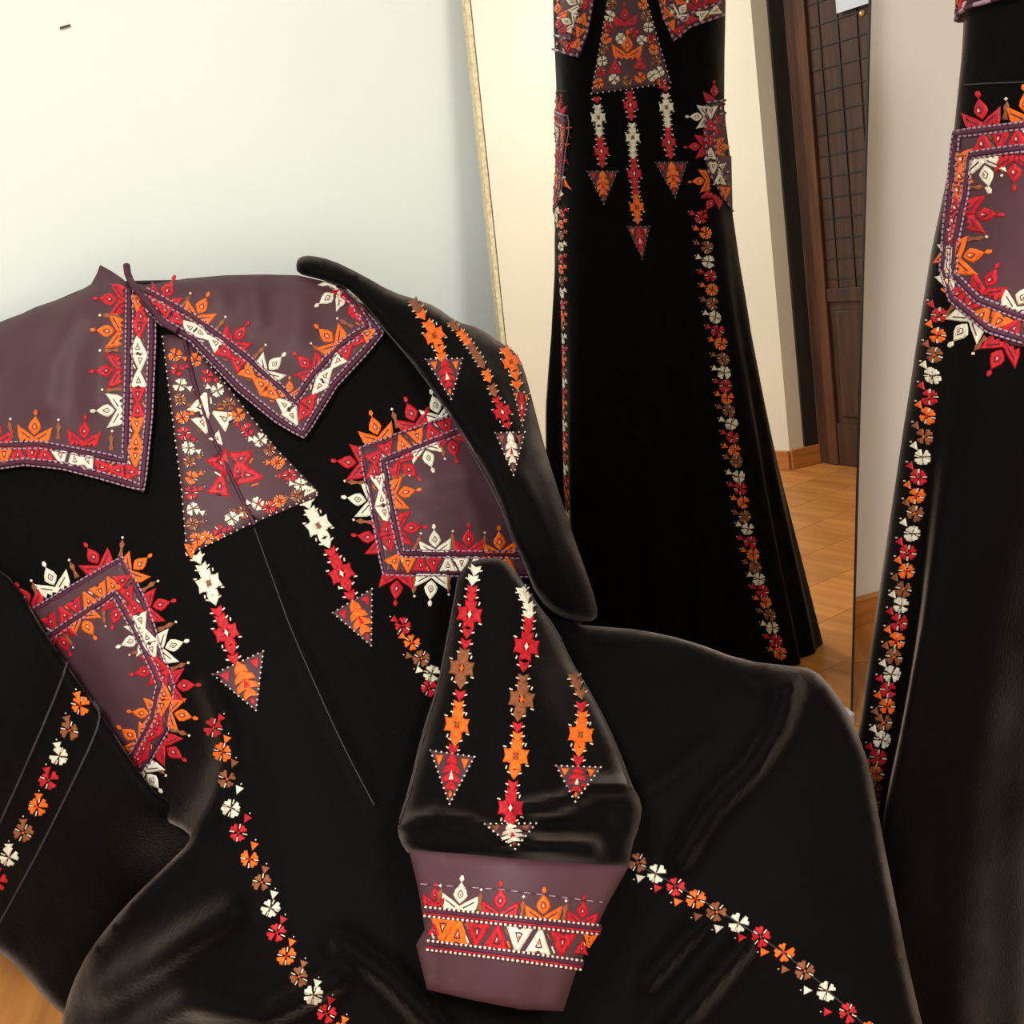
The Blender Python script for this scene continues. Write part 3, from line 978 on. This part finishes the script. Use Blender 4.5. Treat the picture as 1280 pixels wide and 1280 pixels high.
for x, y, a in ((86, 800, 150), (130, 772, 170), (172, 815, -110)):
    spike(hl, hipL, x, y, a, 18)

# chains with pendants below the chest panel
chain(gm, gbody, [('l', 247, 697, 'white'), ('l', 253, 710, 'white'), ('x', 261, 729, 'white'), ('l', 267, 748, 'white'), ('l', 272, 764, 'red'), ('x', 283, 791, 'red'), ('l', 289, 811, 'red'), ('l', 292, 823, 'red')], 34, 13)
pendant(gm, gbody, (266, 843), (329, 814), (320, 888), 'orange')
chain(gm, gbody, [('l', 384, 628, 'white'), ('l', 389, 640, 'white'), ('x', 398, 657, 'white'), ('l', 408, 677, 'white'), ('l', 414, 690, 'red'), ('x', 427, 717, 'red'), ('l', 434, 732, 'red'), ('l', 438, 744, 'red')], 34, 13)
pendant(gm, gbody, (416, 766), (465, 736), (464, 807), 'orange')
# flower strips on the skirt
L_ = [(267, 910, 'r', 275, 899), (278, 940, 'o', 283, 925), (284, 974, 'b', 292, 955), (289, 1010, 'w', 298, 988), (298, 1041, 'r', 308, 1024), (312, 1074, 'o', 317, 1058), (327, 1103, 'b', 331, 1088), (338, 1135, 'w', 342, 1119), (346, 1166, 'r', 353, 1151),
      (358, 1195, 'o', 364, 1179), (374, 1221, 'b', 379, 1206), (392, 1244, 'w', 396, 1230), (408, 1267, 'r', 413, 1252), (424, 1290, 'o', 430, 1276)] + [(424 + 15 * k, 1290 + 26 * k, 'obwr'[k % 4], 430 + 15 * k, 1276 + 26 * k) for k in range(1, 9)]
strip(gm, gbody, [(a[0], a[1], CC[a[2]]) + tuple(a[3:]) for a in L_], 20, 25)
R_ = [(797, 1078, 'b'), (820, 1092, 'w', 801, 1097), (844, 1108, 'r', 823, 1110), (870, 1124, 'o', 848, 1127), (896, 1140, 'b', 873, 1145), (923, 1154, 'w', 899, 1160), (951, 1171, 'r', 928, 1172), (980, 1190, 'o', 956, 1190), (1006, 1214, 'b', 982, 1212), (1034, 1239, 'w', 1010, 1238), (1060, 1266, 'r', 1035, 1265), (1086, 1290, 'o', 1062, 1290), (1108, 1318, 'b', 1084, 1316), (1126, 1348, 'w', 1104, 1346)]
strip(gm, gbody, [(a[0], a[1], CC[a[2]]) + tuple(a[3:]) for a in R_], 30, 26)
strip(gm, gbody, [(504, 782, 'red', 494, 775), (515, 803, 'orange', 504, 796), (527, 823, 'brown', 512, 820), (540, 842, 'white', 525, 838), (536, 860, 'red')], 25, 22)
strip(m6, side, [(100, 882, 'orange', 97, 870), (87, 913, 'brown', 84, 900), (74, 945, 'white', 72, 933), (61, 975, 'red', 59, 964), (47, 1009, 'orange', 48, 997), (29, 1041, 'brown', 29, 1029), (11, 1072, 'white', 11, 1060), (-3, 1102, 'red', -3, 1090), (-18, 1130, 'orange', -18, 1118), (-32, 1156, 'brown')], 20, 25)
cord('seam', gm, gbody, [(318, 660), (345, 735), (365, 790), (398, 865), (430, 935), (468, 1007)], 0.0008, ('seam',), 0.0006)
cord('seam', m6, side, [(84, 828), (77, 852), (40, 940), (0, 1029), (-48, 1135)], 0.0015, ('seam',), 0.001)
cord('seam', m6, side, [(117, 876), (126, 890), (120, 918), (84, 993), (62, 1037), (40, 1080), (0, 1153), (-8, 1168)], 0.0015, ('seam',), 0.001)
cord('seam', gm, gbody, [(795, 1080), (860, 1114), (930, 1158), (1000, 1205), (1090, 1290)], 0.0009, ('seam',), 0.0004)

# upper sleeve at the right shoulder
TS = TPS([(374, 325, 1.455), (420, 350, 1.435), (480, 400, 1.42), (520, 378, 1.47), (560, 480, 1.395), (600, 412, 1.52), (645, 440, 1.53), (600, 500, 1.41), (640, 590, 1.365), (680, 560, 1.46), (655, 690, 1.35), (700, 680, 1.38), (745, 765, 1.43), (690, 770, 1.40), (590, 560, 1.385), (500, 430, 1.415)])
SU = Patch([(371, 342), (370, 328), (375, 321), (388, 319), (415, 325), (450, 342), (490, 365), (520, 374), (545, 383), (570, 402), (600, 410), (625, 428), (645, 440), (655, 460), (668, 510), (681, 560), (700, 620), (720, 680), (740, 735), (749, 770), (735, 779), (700, 773), (672, 748), (655, 705), (640, 670), (622, 615), (590, 562), (555, 505), (520, 455), (490, 425), (470, 398), (440, 364), (420, 355), (395, 348)],
           TS, (14, 0.022), [([(655, 600), (690, 690), (715, 760)], 12, 0.008), ([(560, 400), (620, 480), (655, 560)], 14, 0.006)], 1)
sleeveU = SU.build('upper_sleeve', 'velvet', gown, 8, 0.06)
su = SU.pt
chain(su, sleeveU, [('l', 518, 378, 'brown'), ('l', 527, 393, 'orange'), ('l', 535, 405, 'orange'), ('x', 543, 419, 'orange'), ('l', 550, 436, 'orange'), ('l', 552, 446, 'orange')], 28, 11)
pendant(su, sleeveU, (532, 449), (578, 448), (564, 499), 'red', 7)
chain(su, sleeveU, [('l', 565, 404, 'brown'), ('l', 576, 416, 'orange'), ('l', 588, 432, 'brown'), ('l', 599, 449, 'brown'), ('l', 608, 466, 'orange'), ('l', 615, 484, 'brown'), ('l', 621, 500, 'red'), ('x', 628, 515, 'red'), ('l', 634, 531, 'red')], 24, 9)
pendant(su, sleeveU, (619, 541), (656, 540), (642, 594), 'cream', 7)
chain(su, sleeveU, [('l', 632, 438, 'orange'), ('x', 639, 452, 'orange'), ('l', 644, 468, 'orange'), ('l', 646, 480, 'orange')], 24, 11)
pendant(su, sleeveU, (641, 487), (662, 492), (653, 532), 'red', 7)
cord('seam', su, sleeveU, [(430, 362), (475, 405), (520, 458), (560, 515), (595, 575), (625, 630), (642, 680)], 0.0011, ('seam',), 0.0006)

# forearm of the sleeve, folded to the front
TF = TPS([(585, 701, 1.31), (632, 699, 1.31), (560, 787, 1.27), (640, 790, 1.225), (713, 824, 1.28), (529, 909, 1.205), (640, 900, 1.15), (760, 905, 1.22), (497, 1030, 1.13), (640, 1000, 1.085), (640, 1050, 1.055), (800, 1010, 1.13), (510, 1068, 1.09), (790, 1085, 1.09), (640, 1078, 1.04)])
FS = Patch([(575, 716), (585, 703), (605, 698), (630, 698), (645, 715), (672, 755), (697, 787), (713, 824), (735, 859), (760, 905), (779, 950), (789, 980), (803, 1004), (800, 1030), (789, 1060), (786, 1090), (640, 1082), (512, 1070), (500, 1052), (496, 1032), (511, 985), (529, 909), (547, 856), (560, 787), (570, 735)],
           TF, (14, 0.022), [([(500, 1034), (545, 1022), (590, 1030), (630, 1048), (680, 1058), (740, 1062)], 11, 0.024), ([(655, 1012), (700, 1004), (740, 986), (785, 984)], 12, 0.030), ([(500, 1056), (560, 1046), (620, 1060)], 8, 0.008), ([(680, 1030), (760, 1030)], 12, -0.010)], 1)
sleeveF = FS.build('forearm_sleeve', 'velvet', gown, 8, 0.03)
fm = FS.pt
chain(fm, sleeveF, [('l', 594, 712, 'white'), ('l', 591, 724, 'white'), ('l', 590, 737, 'red'), ('x', 587, 768, 'red'), ('l', 584, 790, 'red'), ('l', 582, 804, 'red'), ('l', 580, 816, 'brown'), ('x', 577, 835, 'brown'), ('l', 576, 853, 'brown'), ('l', 575, 868, 'red'), ('l', 573, 881, 'orange'), ('x', 571, 906, 'orange'), ('l', 569, 925, 'orange'), ('l', 566, 936, 'red')], 34, 12)
pendant(fm, sleeveF, (538, 938), (593, 946), (562, 1005), 'red')
chain(fm, sleeveF, [('l', 653, 738, 'white'), ('l', 661, 758, 'white'), ('l', 661, 776, 'red'), ('x', 658, 808, 'red'), ('l', 655, 832, 'red'), ('l', 654, 848, 'brown'), ('x', 652, 874, 'brown'), ('l', 648, 894, 'brown'), ('l', 647, 908, 'red'), ('l', 647, 920, 'orange'), ('x', 645, 945, 'orange'), ('l', 643, 966, 'orange'), ('l', 641, 981, 'red'), ('x', 638, 1010, 'red'), ('l', 639, 1026, 'red')], 35, 12)
pendant(fm, sleeveF, (606, 1030), (670, 1029), (644, 1061), 'cream')
chain(fm, sleeveF, [('l', 718, 846, 'brown'), ('l', 726, 866, 'brown'), ('l', 727, 882, 'red'), ('l', 728, 894, 'orange'), ('x', 726, 918, 'orange'), ('l', 724, 938, 'orange'), ('l', 723, 950, 'red')], 34, 12)
pendant(fm, sleeveF, (695, 957), (751, 959), (719, 1002), 'red')
cord('seam', fm, sleeveF, [(573, 722), (562, 785), (549, 854), (532, 909), (514, 985), (499, 1030)], 0.0012, ('seam',), 0.001)
cord('seam', fm, sleeveF, [(645, 716), (672, 757), (697, 790), (713, 826), (735, 862), (759, 906), (788, 985)], 0.0010, ('seam',), 0.001)

# cuff
TC = TPS([(510, 1062, 1.075), (640, 1073, 1.022), (785, 1083, 1.075), (640, 1170, 1.0), (531, 1162, 1.045), (752, 1140, 1.05), (534, 1237, 1.04), (704, 1264, 1.03), (640, 1250, 1.0)])
CUF = Patch([(511, 1062), (575, 1067), (640, 1073), (786, 1083), (759, 1131), (721, 1212), (704, 1264), (652, 1262), (590, 1250), (534, 1237), (520, 1181), (531, 1162), (523, 1112)], TC, (6, 0.006), [([(545, 1190), (540, 1235)], 10, -0.006), ([(700, 1215), (690, 1260)], 12, 0.004)], 0)
cuff = CUF.build('cuff', 'plum', gown, 8, 0.012)
cm = CUF.pt
cord('hem_stitch', cm, cuff, [(526, 1105), (627, 1112), (753, 1128)], 0.0006, ('lilac', 'plum'), 0.0006, 4, 0, 2)
for P in ([(531, 1138), (643, 1150), (750, 1161)], [(534, 1180), (640, 1193), (727, 1205)]):
    cord('braid_core', cm, cuff, P, 0.0026, ('dark',), 0.0008, 6, 0)
    cord('braid_core', cm, cuff, offset_line(P, 3.4), 0.0012, ('red',), 0.0016, 6, 0)
    cord('braid_cord', cm, cuff, offset_line(P, -4.2), 0.0013, ('bead', 'dark'), 0.0014, 3, 0)
    cord('braid_cord', cm, cuff, offset_line(P, 7.0), 0.0013, ('bead', 'dark'), 0.0014, 3, 0)
for x, y, c in ((543, 1122, 'r'), (575, 1123, 'w'), (625, 1131, 'r'), (679, 1137, 'o'), (728, 1143, 'r')):
    crown(cm, cuff, x, y, 5, CC[c], 33 if 560 < x < 700 else 20 if x < 560 else 27)
for x, y in ((549, 1122), (600, 1127), (653, 1136), (706, 1141)):
    spike(cm, cuff, x, y, 6, 25)
for x, y, a, c in ((543, 1162, 5, 'r'), (553, 1161, 187, 'o'), (572, 1166, 7, 'o'), (596, 1167, 187, 'r'), (621, 1173, 7, 'r'), (648, 1173, 187, 'w'), (674, 1178, 7, 'w'), (703, 1180, 187, 'r'), (727, 1185, 7, 'r'), (737, 1176, 187, 'o')):
    bandtri(cm, cuff, x, y, a, CC[c], 27 if 550 < x < 715 else 14)

# ================================================================== standing gown at the right (front seen in the mirror)
AX, AY = 0.6170238, 1.20257536
FD = np.array([-0.66120861, 0.75020209, 0]); LD = np.array([-0.75020209, -0.66120861, 0])
# z, lateral shift, half width, half depth front, half depth back, shift back
SL = [(0.004, .030, .310, .085, .17, .095), (.15, .030, .289, .083, .155, .085), (.30, .030, .268, .080, .14, .074), (.45, .030, .248, .080, .13, .062), (.60, .029, .229, .080, .125, .052), (.75, .027, .210, .080, .12, .041),
      (.90, .022, .194, .080, .115, .030), (1.0, .017, .185, .080, .11, .024), (1.1, .005, .180, .080, .105, .018), (1.2, 0, .171, .080, .10, .020), (1.3, -.01, .169, .080, .10, .009), (1.4, -.02, .168, .09, .10, 0), (1.46, -.02, .160, .09, .10, 0), (1.51, -.02, .12, .07, .08, 0), (1.54, -.02, .065, .05, .055, 0), (1.60, -.02, .055, .045, .05, 0)]
SLa = np.array(SL)
NZ, NT = 120, 144


FOLD = []


def gsurf(z, th):
    o, a, bf, bb, sb = [np.interp(z, SLa[:, 0], SLa[:, k]) for k in range(1, 6)]
    ct, st = math.cos(th), math.sin(th)
    r = max(0.0, min(1.0, (0.95 - z) / 0.9))
    pl = 1 + r * (0.045 * math.sin(7 * th + .6) + 0.032 * math.sin(13 * th + 2 * z + 1.0))
    hipw = 1 + 0.012 * math.sin(3 * th + 9 * z) * (1 - r)
    if FOLD:
        d = th - np.interp(z, [q[0] for q in FOLD], [q[1] for q in FOLD])
        pl += min(1, r * 3) * (0.10 * math.exp(-((d - .10) / .10) ** 2) - 0.06 * math.exp(-((d + .10) / .10) ** 2))
    nn = 4.0 if ct > 0 else 2.4
    pl *= (abs(ct) ** nn + abs(st) ** nn) ** (-1.0 / nn)
    if ct > 0:      # long soft folds down the front of the skirt
        sx = a * st * pl
        for s0, s1, hh, ww in ((-.075, -.06, .026, .010), (.05, .06, .018, .010), (-.13, -.17, .012, .015)):
            u = (sx - (s1 + (s0 - s1) * min(1, z / .9))) / ww
            bf += hh * r * math.exp(-u * u)
    dep = (bf if ct > 0 else bb) * ct * pl * hipw
    tp = 0.72 + 0.28 * min(1.0, max(0.0, (bf - dep) / (bf + 0.6 * bb)))      # narrower at the front than at the back
    q = np.array([AX, AY, z]) + LD * (o + 1.09 * a * st * pl * hipw * tp) + FD * (dep - sb + 0.010)
    return q


def phi_of(P):
    z = P[2]
    o, a, bf, bb, sb = [np.interp(z, SLa[:, 0], SLa[:, k]) for k in range(1, 6)]
    d = P - np.array([AX, AY, z])
    y = d @ FD + sb - 0.010
    return math.atan2((d @ LD - o) / (a * 0.95), y / (bf if y > 0 else bb))


zs = np.concatenate([np.linspace(0.004, 1.46, NZ - 14), np.linspace(1.47, 1.60, 14)])
V, F = [], []
V = [gsurf(z, 2 * math.pi * k / NT) for z in zs for k in range(NT)]
for i in range(NZ - 1):
    for k in range(NT):
        a, b = i * NT + k, i * NT + (k + 1) % NT
        F.append((a, b, b + NT, a + NT))
F.append(tuple((NZ - 1) * NT + k for k in range(NT)))
bv0 = BVHTree.FromPolygons([Vector(v) for v in V], F)
fl = []
for px, py in ((1110, 1000), (1125, 930), (1140, 850), (1155, 760), (1166, 660), (1178, 560), (1188, 480), (1197, 400)):
    lo = bv0.ray_cast(Vector(CP), Vector(ray(px, py)).normalized())[0]
    if lo is not None: fl.append((lo.z, phi_of(np.array(lo))))
FOLD += sorted(fl)
V = [gsurf(z, 2 * math.pi * k / NT) for z in zs for k in range(NT)]
stand = empty('standing_gown', (AX, AY, 0))
tag(stand, 'dark velvet gown standing upright beside the mirror at the right edge', 'dress')
sbody = mesh_obj('gown_body', V, F, 'velvet', stand, smooth=True)
bvh = BVHTree.FromPolygons([Vector(v) for v in V], F)
CEN = np.array([AX, AY, 0])


def hit(o, d, off):
    d = Vector(d).normalized()
    loc, nrm, idx, dist = bvh.ray_cast(Vector(o), d)
    if loc is None: return None
    if nrm.dot(d) > 0: nrm = -nrm
    if nrm.dot(d) > -0.10: return None
    return np.array(loc + nrm * off)


def mv(px, py, off=0.0):       # where the mirror shows it
    return hit(CV, vray(px, py), off)


def md(px, py, off=0.0):       # where it is seen directly
    return hit(CP, ray(px, py), off)


def skin(name, mp, poly, mat, par, off=0.003, step=6):
    """cloth applique that follows the gown surface"""
    B = resample(poly, step, True)
    P = np.array(B)
    x0, y0 = P.min(0); x1, y1 = P.max(0)
    gx, gy = np.meshgrid(np.arange(x0, x1, step), np.arange(y0, y1, step))
    Gp = np.stack([gx.ravel(), gy.ravel()], 1)
    Gp = Gp[inside_poly(Gp, P)]
    Gp = Gp[seg_dist(Gp, P) > step * .5] if len(Gp) else Gp
    allp = np.vstack([P, Gp]) if len(Gp) else P
    nb = len(P)
    v2, e2, f2, *_r = delaunay_2d_cdt([Vector(p) for p in allp], [(i, (i + 1) % nb) for i in range(nb)], [], 1, 1e-4)
    Q = [mp(v.x, v.y, off) for v in v2]
    Q2 = [mp(v.x, v.y, -0.002) for v in v2]
    keep, VV = {}, []
    for i, q in enumerate(Q):
        if q is not None: keep[i] = len(VV); VV.append(q)
    nk = len(VV)
    for i, q in enumerate(Q2):
        if q is not None and i in keep: VV.append(q)
    FF = []
    for f in f2:
        c = np.array([[v2[i].x, v2[i].y] for i in f]).mean(0)[None]
        if not inside_poly(c, P)[0] or any(i not in keep for i in f): continue
        g = tuple(keep[i] for i in f)
        if max(np.linalg.norm(VV[g[i]] - VV[g[i - 1]]) for i in range(3)) > 0.06: continue
        FF.append(g)
    cnt = {(f[i], f[(i + 1) % 3]) for f in FF for i in range(3)}
    FF2 = FF + [(b, a, a + nk, b + nk) for (a, b) in cnt if (b, a) not in cnt]
    return mesh_obj(name, VV, FF2, mat, par, smooth=True)


HV = 0.0016
# collar points, chest panel (front, in the mirror)
sc1 = skin('collar', mv, [(710, -90), (707, -40), (703, 20), (701, 60), (724, 72), (736, 40), (748, -30), (760, -90)], 'plum', stand, 0.006)
sc2 = skin('collar', mv, [(806, -90), (815, -30), (828, 20), (841, 52), (862, 34), (902, 20), (905, -40), (890, -90)], 'plum', stand, 0.006)
lift = lambda mp, e: (lambda x, y, o=0.0: mp(x, y, o + e))
mvc = lift(mv, 0.006)
for P in ([(695, 61), (723, 70), (735, 40), (747, -30)], [(697, 44), (715, 49), (724, 20), (734, -30)]):
    cord('braid_core', mvc, sc1, P, 0.0024, ('dark', 'lilac'), 0.001, 4, 0)
for P in ([(816, -30), (829, 20), (842, 50), (862, 33), (901, 19)], [(832, -30), (838, 5), (848, 30), (866, 14), (900, 2)]):
    cord('braid_core', mvc, sc2, P, 0.0024, ('dark', 'lilac'), 0.001, 4, 0)
for x, y, a, c in ((701, 53, 0, 'w'), (713, 58, 180, 'r'), (723, 55, 20, 'o'), (726, 40, 200, 'o'), (730, 24, 20, 'o'), (734, 6, 200, 'r'), (828, 0, 160, 'o'), (833, 16, -20, 'o'), (839, 32, 160, 'o'), (849, 38, 40, 'r'), (862, 25, 220, 'r'), (876, 18, 60, 'w'), (890, 14, 240, 'w')):
    bandtri(mvc, sc1 if x < 780 else sc2, x, y, a, CC[c], 12, HV)
for x, y, a, c in ((702, 33, 0, 'r'), (714, 28, -60, 'w'), (701, 14, 0, 'o'), (720, 4, -60, 'w'), (851, 14, 30, 'w'), (868, 4, 0, 'r'), (848, -6, 60, 'o'), (889, -4, 0, 'r')):
    crown(mvc, sc1 if x < 780 else sc2, x, y, a, CC[c], 17, HV)
sch = skin('chest_panel', mv, [(766, -40), (800, -40), (808, 0), (838, 103), (790, 111), (740, 117), (760, 0)], 'plum', stand, 0.003)
mvp = lift(mv, 0.003)
for i in range(9):
    yy = 104 - i * 14
    for sd in (0, 1):
        tt = (yy + 2) / 116.0
        x = (747 + (1 - tt) * 19) if sd == 0 else (829 - (1 - tt) * 27)
        flower(mvp, sch, x, yy, random.uniform(0, 90), ('orange', 'red', 'white', 'brown')[(i + sd) % 4], 14, None, HV)
for x, y, c in ((768, 99, 'white'), (784, 101, 'brown'), (800, 97, 'orange'), (815, 95, 'white'), (792, 40, 'red'), (776, 48, 'white'), (802, 50, 'white')):
    flower(mvp, sch, x, y, 45, c, 14, None, HV)
crown(mvp, sch, 784, 60, 3, 'orange', 26, HV)
crown(mvp, sch, 781, 22, 3, 'red', 20, HV)
for x, y in ((769, 84), (800, 79)):
    bandtri(mvp, sch, x, y, 0, 'red', 14, HV)
beading(mvp, sch, [(760, 0), (740, 117), (790, 111), (838, 103), (808, 0)], 7, 0.0022)
# chains
chain(mv, sbody, [('l', 746, 124, 'red'), ('l', 747, 134, 'white'), ('x', 748, 147, 'white'), ('l', 749, 161, 'white'), ('l', 750, 174, 'red'), ('x', 752, 189, 'red'), ('l', 753, 205, 'red')], 20, 8)
pendant(mv, sbody, (734, 214), (772, 214), (755, 255), 'orange', 6, 0.0013)
chain(mv, sbody, [('l', 787, 116, 'red'), ('x', 788, 131, 'red'), ('l', 789, 146, 'red'), ('l', 790, 157, 'white'), ('x', 791, 172, 'white'), ('l', 791, 188, 'white'), ('l', 792, 201, 'red'), ('x', 793, 217, 'red'), ('l', 794, 234, 'red'), ('l', 795, 246, 'orange'), ('x', 796, 259, 'orange'), ('l', 797, 275, 'orange')], 20, 8)
pendant(mv, sbody, (784, 283), (812, 283), (803, 324), 'red', 6, 0.0013)
chain(mv, sbody, [('l', 832, 110, 'red'), ('l', 832, 120, 'white'), ('x', 833, 134, 'white'), ('l', 834, 150, 'white'), ('l', 835, 162, 'red'), ('x', 836, 178, 'red'), ('l', 838, 194, 'red')], 20, 8)
pendant(mv, sbody, (819, 203), (859, 203), (844, 247), 'orange', 6, 0.0013)
# right hip panel in the mirror
sh1 = skin('hip_panel', mv, [(882, 128), (906, 125), (912, 180), (914, 262), (904, 250), (885, 216), (880, 169)], 'plum', stand, 0.003, 5)
for P in ([(908, 125), (882, 128), (880, 169), (885, 216), (904, 250), (914, 264)], [(909, 141), (892, 144), (890, 170), (895, 205), (910, 235)]):
    cord('braid_core', mvp, sh1, P, 0.0022, ('dark', 'lilac'), 0.001, 4, 0)
for x, y, a, c in ((874, 146, -90, 'w'), (872, 183, -90, 'r'), (877, 226, -100, 'o'), (893, 117, 0, 'r'), (889, 252, 215, 'r')):
    crown(mv, sh1, x, y, a, CC[c], 19, HV)
for x, y, a, c in ((898, 134, 0, 'w'), (887, 140, 180, 'w'), (886, 157, 0, 'r'), (886, 175, 180, 'r'), (887, 193, 0, 'w'), (890, 209, 180, 'w'), (898, 224, 0, 'w'), (905, 240, 180, 'o')):
    bandtri(mvp, sh1, x, y, a, CC[c], 13, HV)
for x, y, a, c in ((899, 157, 90, 'r'), (901, 184, 90, 'o'), (904, 215, 90, 'w')):
    crown(mvp, sh1, x, y, a, CC[c], 16, HV)
mdz = lambda x, y, o=0.0: md(x - 17, y, o)      # the panel wraps a little further round the hip
# left hip panel: seen directly at the right edge of the picture
poly_d = [(1216, 166), (1280, 159), (1350, 150), (1400, 200), (1400, 380), (1340, 440), (1280, 431), (1255, 412), (1211, 375), (1199, 337), (1205, 281), (1211, 225)]
sh2 = skin('hip_panel', mdz, poly_d, 'plum', stand, 0.003, 8)
mdp = lift(mdz, 0.003)
braid(mdp, sh2, [(1345, 151), (1280, 159), (1217, 167), (1211, 225), (1205, 281), (1200, 337), (1211, 373), (1255, 411), (1335, 437)])
braid(mdp, sh2, [(1345, 180), (1280, 187), (1233, 194), (1227, 241), (1215, 300), (1212, 342), (1242, 374), (1335, 412)])
for x, y, a, c in ((1249, 178, 0, 'r'), (1270, 174, 180, 'r'), (1291, 172, 0, 'r'), (1312, 170, 180, 'o'), (1224, 200, 170, 'o'), (1222, 219, -10, 'o'), (1219, 239, 170, 'o'), (1216, 258, -10, 'r'), (1213, 277, 170, 'r'), (1210, 297, -10, 'r'), (1208, 316, 170, 'w'), (1205, 336, -10, 'w'), (1206, 353, 160, 'w'), (1220, 366, 60, 'r'), (1233, 380, 220, 'r'), (1248, 392, 40, 'o'), (1265, 402, 220, 'o'), (1284, 408, 30, 'r')):
    bandtri(mdp, sh2, x, y, a, CC[c], 22)
for x, y, a, c in ((1244, 143, -6, 'r'), (1301, 136, -6, 'o'), (1203, 196, -88, 'w'), (1202, 250, -86, 'r'), (1190, 306, -84, 'o'), (1222, 410, 222, 'w'), (1266, 443, 205, 'r')):
    crown(mdz, sh2, x, y, a, CC[c], 34)
for x, y, a in ((1275, 138, 0), (1203, 162, -60), (1200, 222, -88), (1196, 280, -86), (1189, 338, -90), (1203, 390, 230), (1242, 430, 215)):
    spike(mdz, sh2, x, y, a, 24)
for x, y, a, c in ((1252, 213, 170, 'w'), (1287, 210, 180, 'r'), (1246, 268, 95, 'r'), (1230, 320, 80, 'o'), (1255, 353, 30, 'r'), (1292, 375, 25, 'w')):
    crown(mdp, sh2, x, y, a, CC[c], 32)
for x, y, a in ((1271, 206, 175), (1240, 234, 95), (1240, 298, 80)):
    spike(mdp, sh2, x, y, a, 22)
braid(mdp, sh2, [(1345, 151), (1396, 201), (1396, 380), (1338, 437)])
braid(mdp, sh2, [(1345, 180), (1372, 210), (1372, 370), (1335, 412)])
for i in range(9):
    bandtri(mdp, sh2, 1384, 215 + i * 20, 180 * (i % 2), ('red', 'red', 'orange', 'orange', 'white', 'white')[i % 6], 20)
for y_, c in ((215, 'white'), (262, 'red'), (309, 'orange'), (356, 'red')):
    crown(mdz, sh2, 1412, y_, 90, c, 34)
    crown(mdp, sh2, 1352, y_ + 4, -90, c, 30)
# flower strips
VS = [(877, 272), (882, 291), (883, 309), (885, 327), (888, 345), (890, 362), (891, 380), (894, 397), (897, 414), (901, 430), (904, 449), (905, 466), (907, 482), (909, 498), (911, 514), (914, 530), (916, 546), (918, 563), (920, 577), (923, 596), (925, 611), (929, 628), (931, 646), (935, 661), (937, 678), (941, 693), (944, 708), (949, 724), (953, 739), (957, 753), (962, 769), (966, 785), (970, 801), (975, 817)]
seq = ('red', 'orange', 'brown', 'white')
strip(mv, sbody, [(x, y, seq[i % 4], x - 11, y - 5) for i, (x, y) in enumerate(VS)], 10, 17, None, HV)
DS = [(1175, 394), (1173, 419), (1169, 444), (1166, 470), (1163, 496), (1160, 520), (1156, 546), (1154, 571), (1149, 596), (1146, 620), (1144, 642), (1141, 667), (1136, 691), (1134, 714), (1130, 736), (1127, 757), (1124, 778), (1121, 801), (1118, 821), (1115, 843), (1111, 862), (1109, 883), (1105, 903), (1103, 925), (1098, 947), (1095, 967), (1093, 988), (1090, 1008)]
strip(md, sbody, [(x, y, seq[i % 4], x - 10, y - 13) for i, (x, y) in enumerate(DS)], 8, 22)
cord('seam', md, sbody, [(1206, 106), (1240, 104), (1300, 102)], 0.0008, ('seam',), 0.0006)
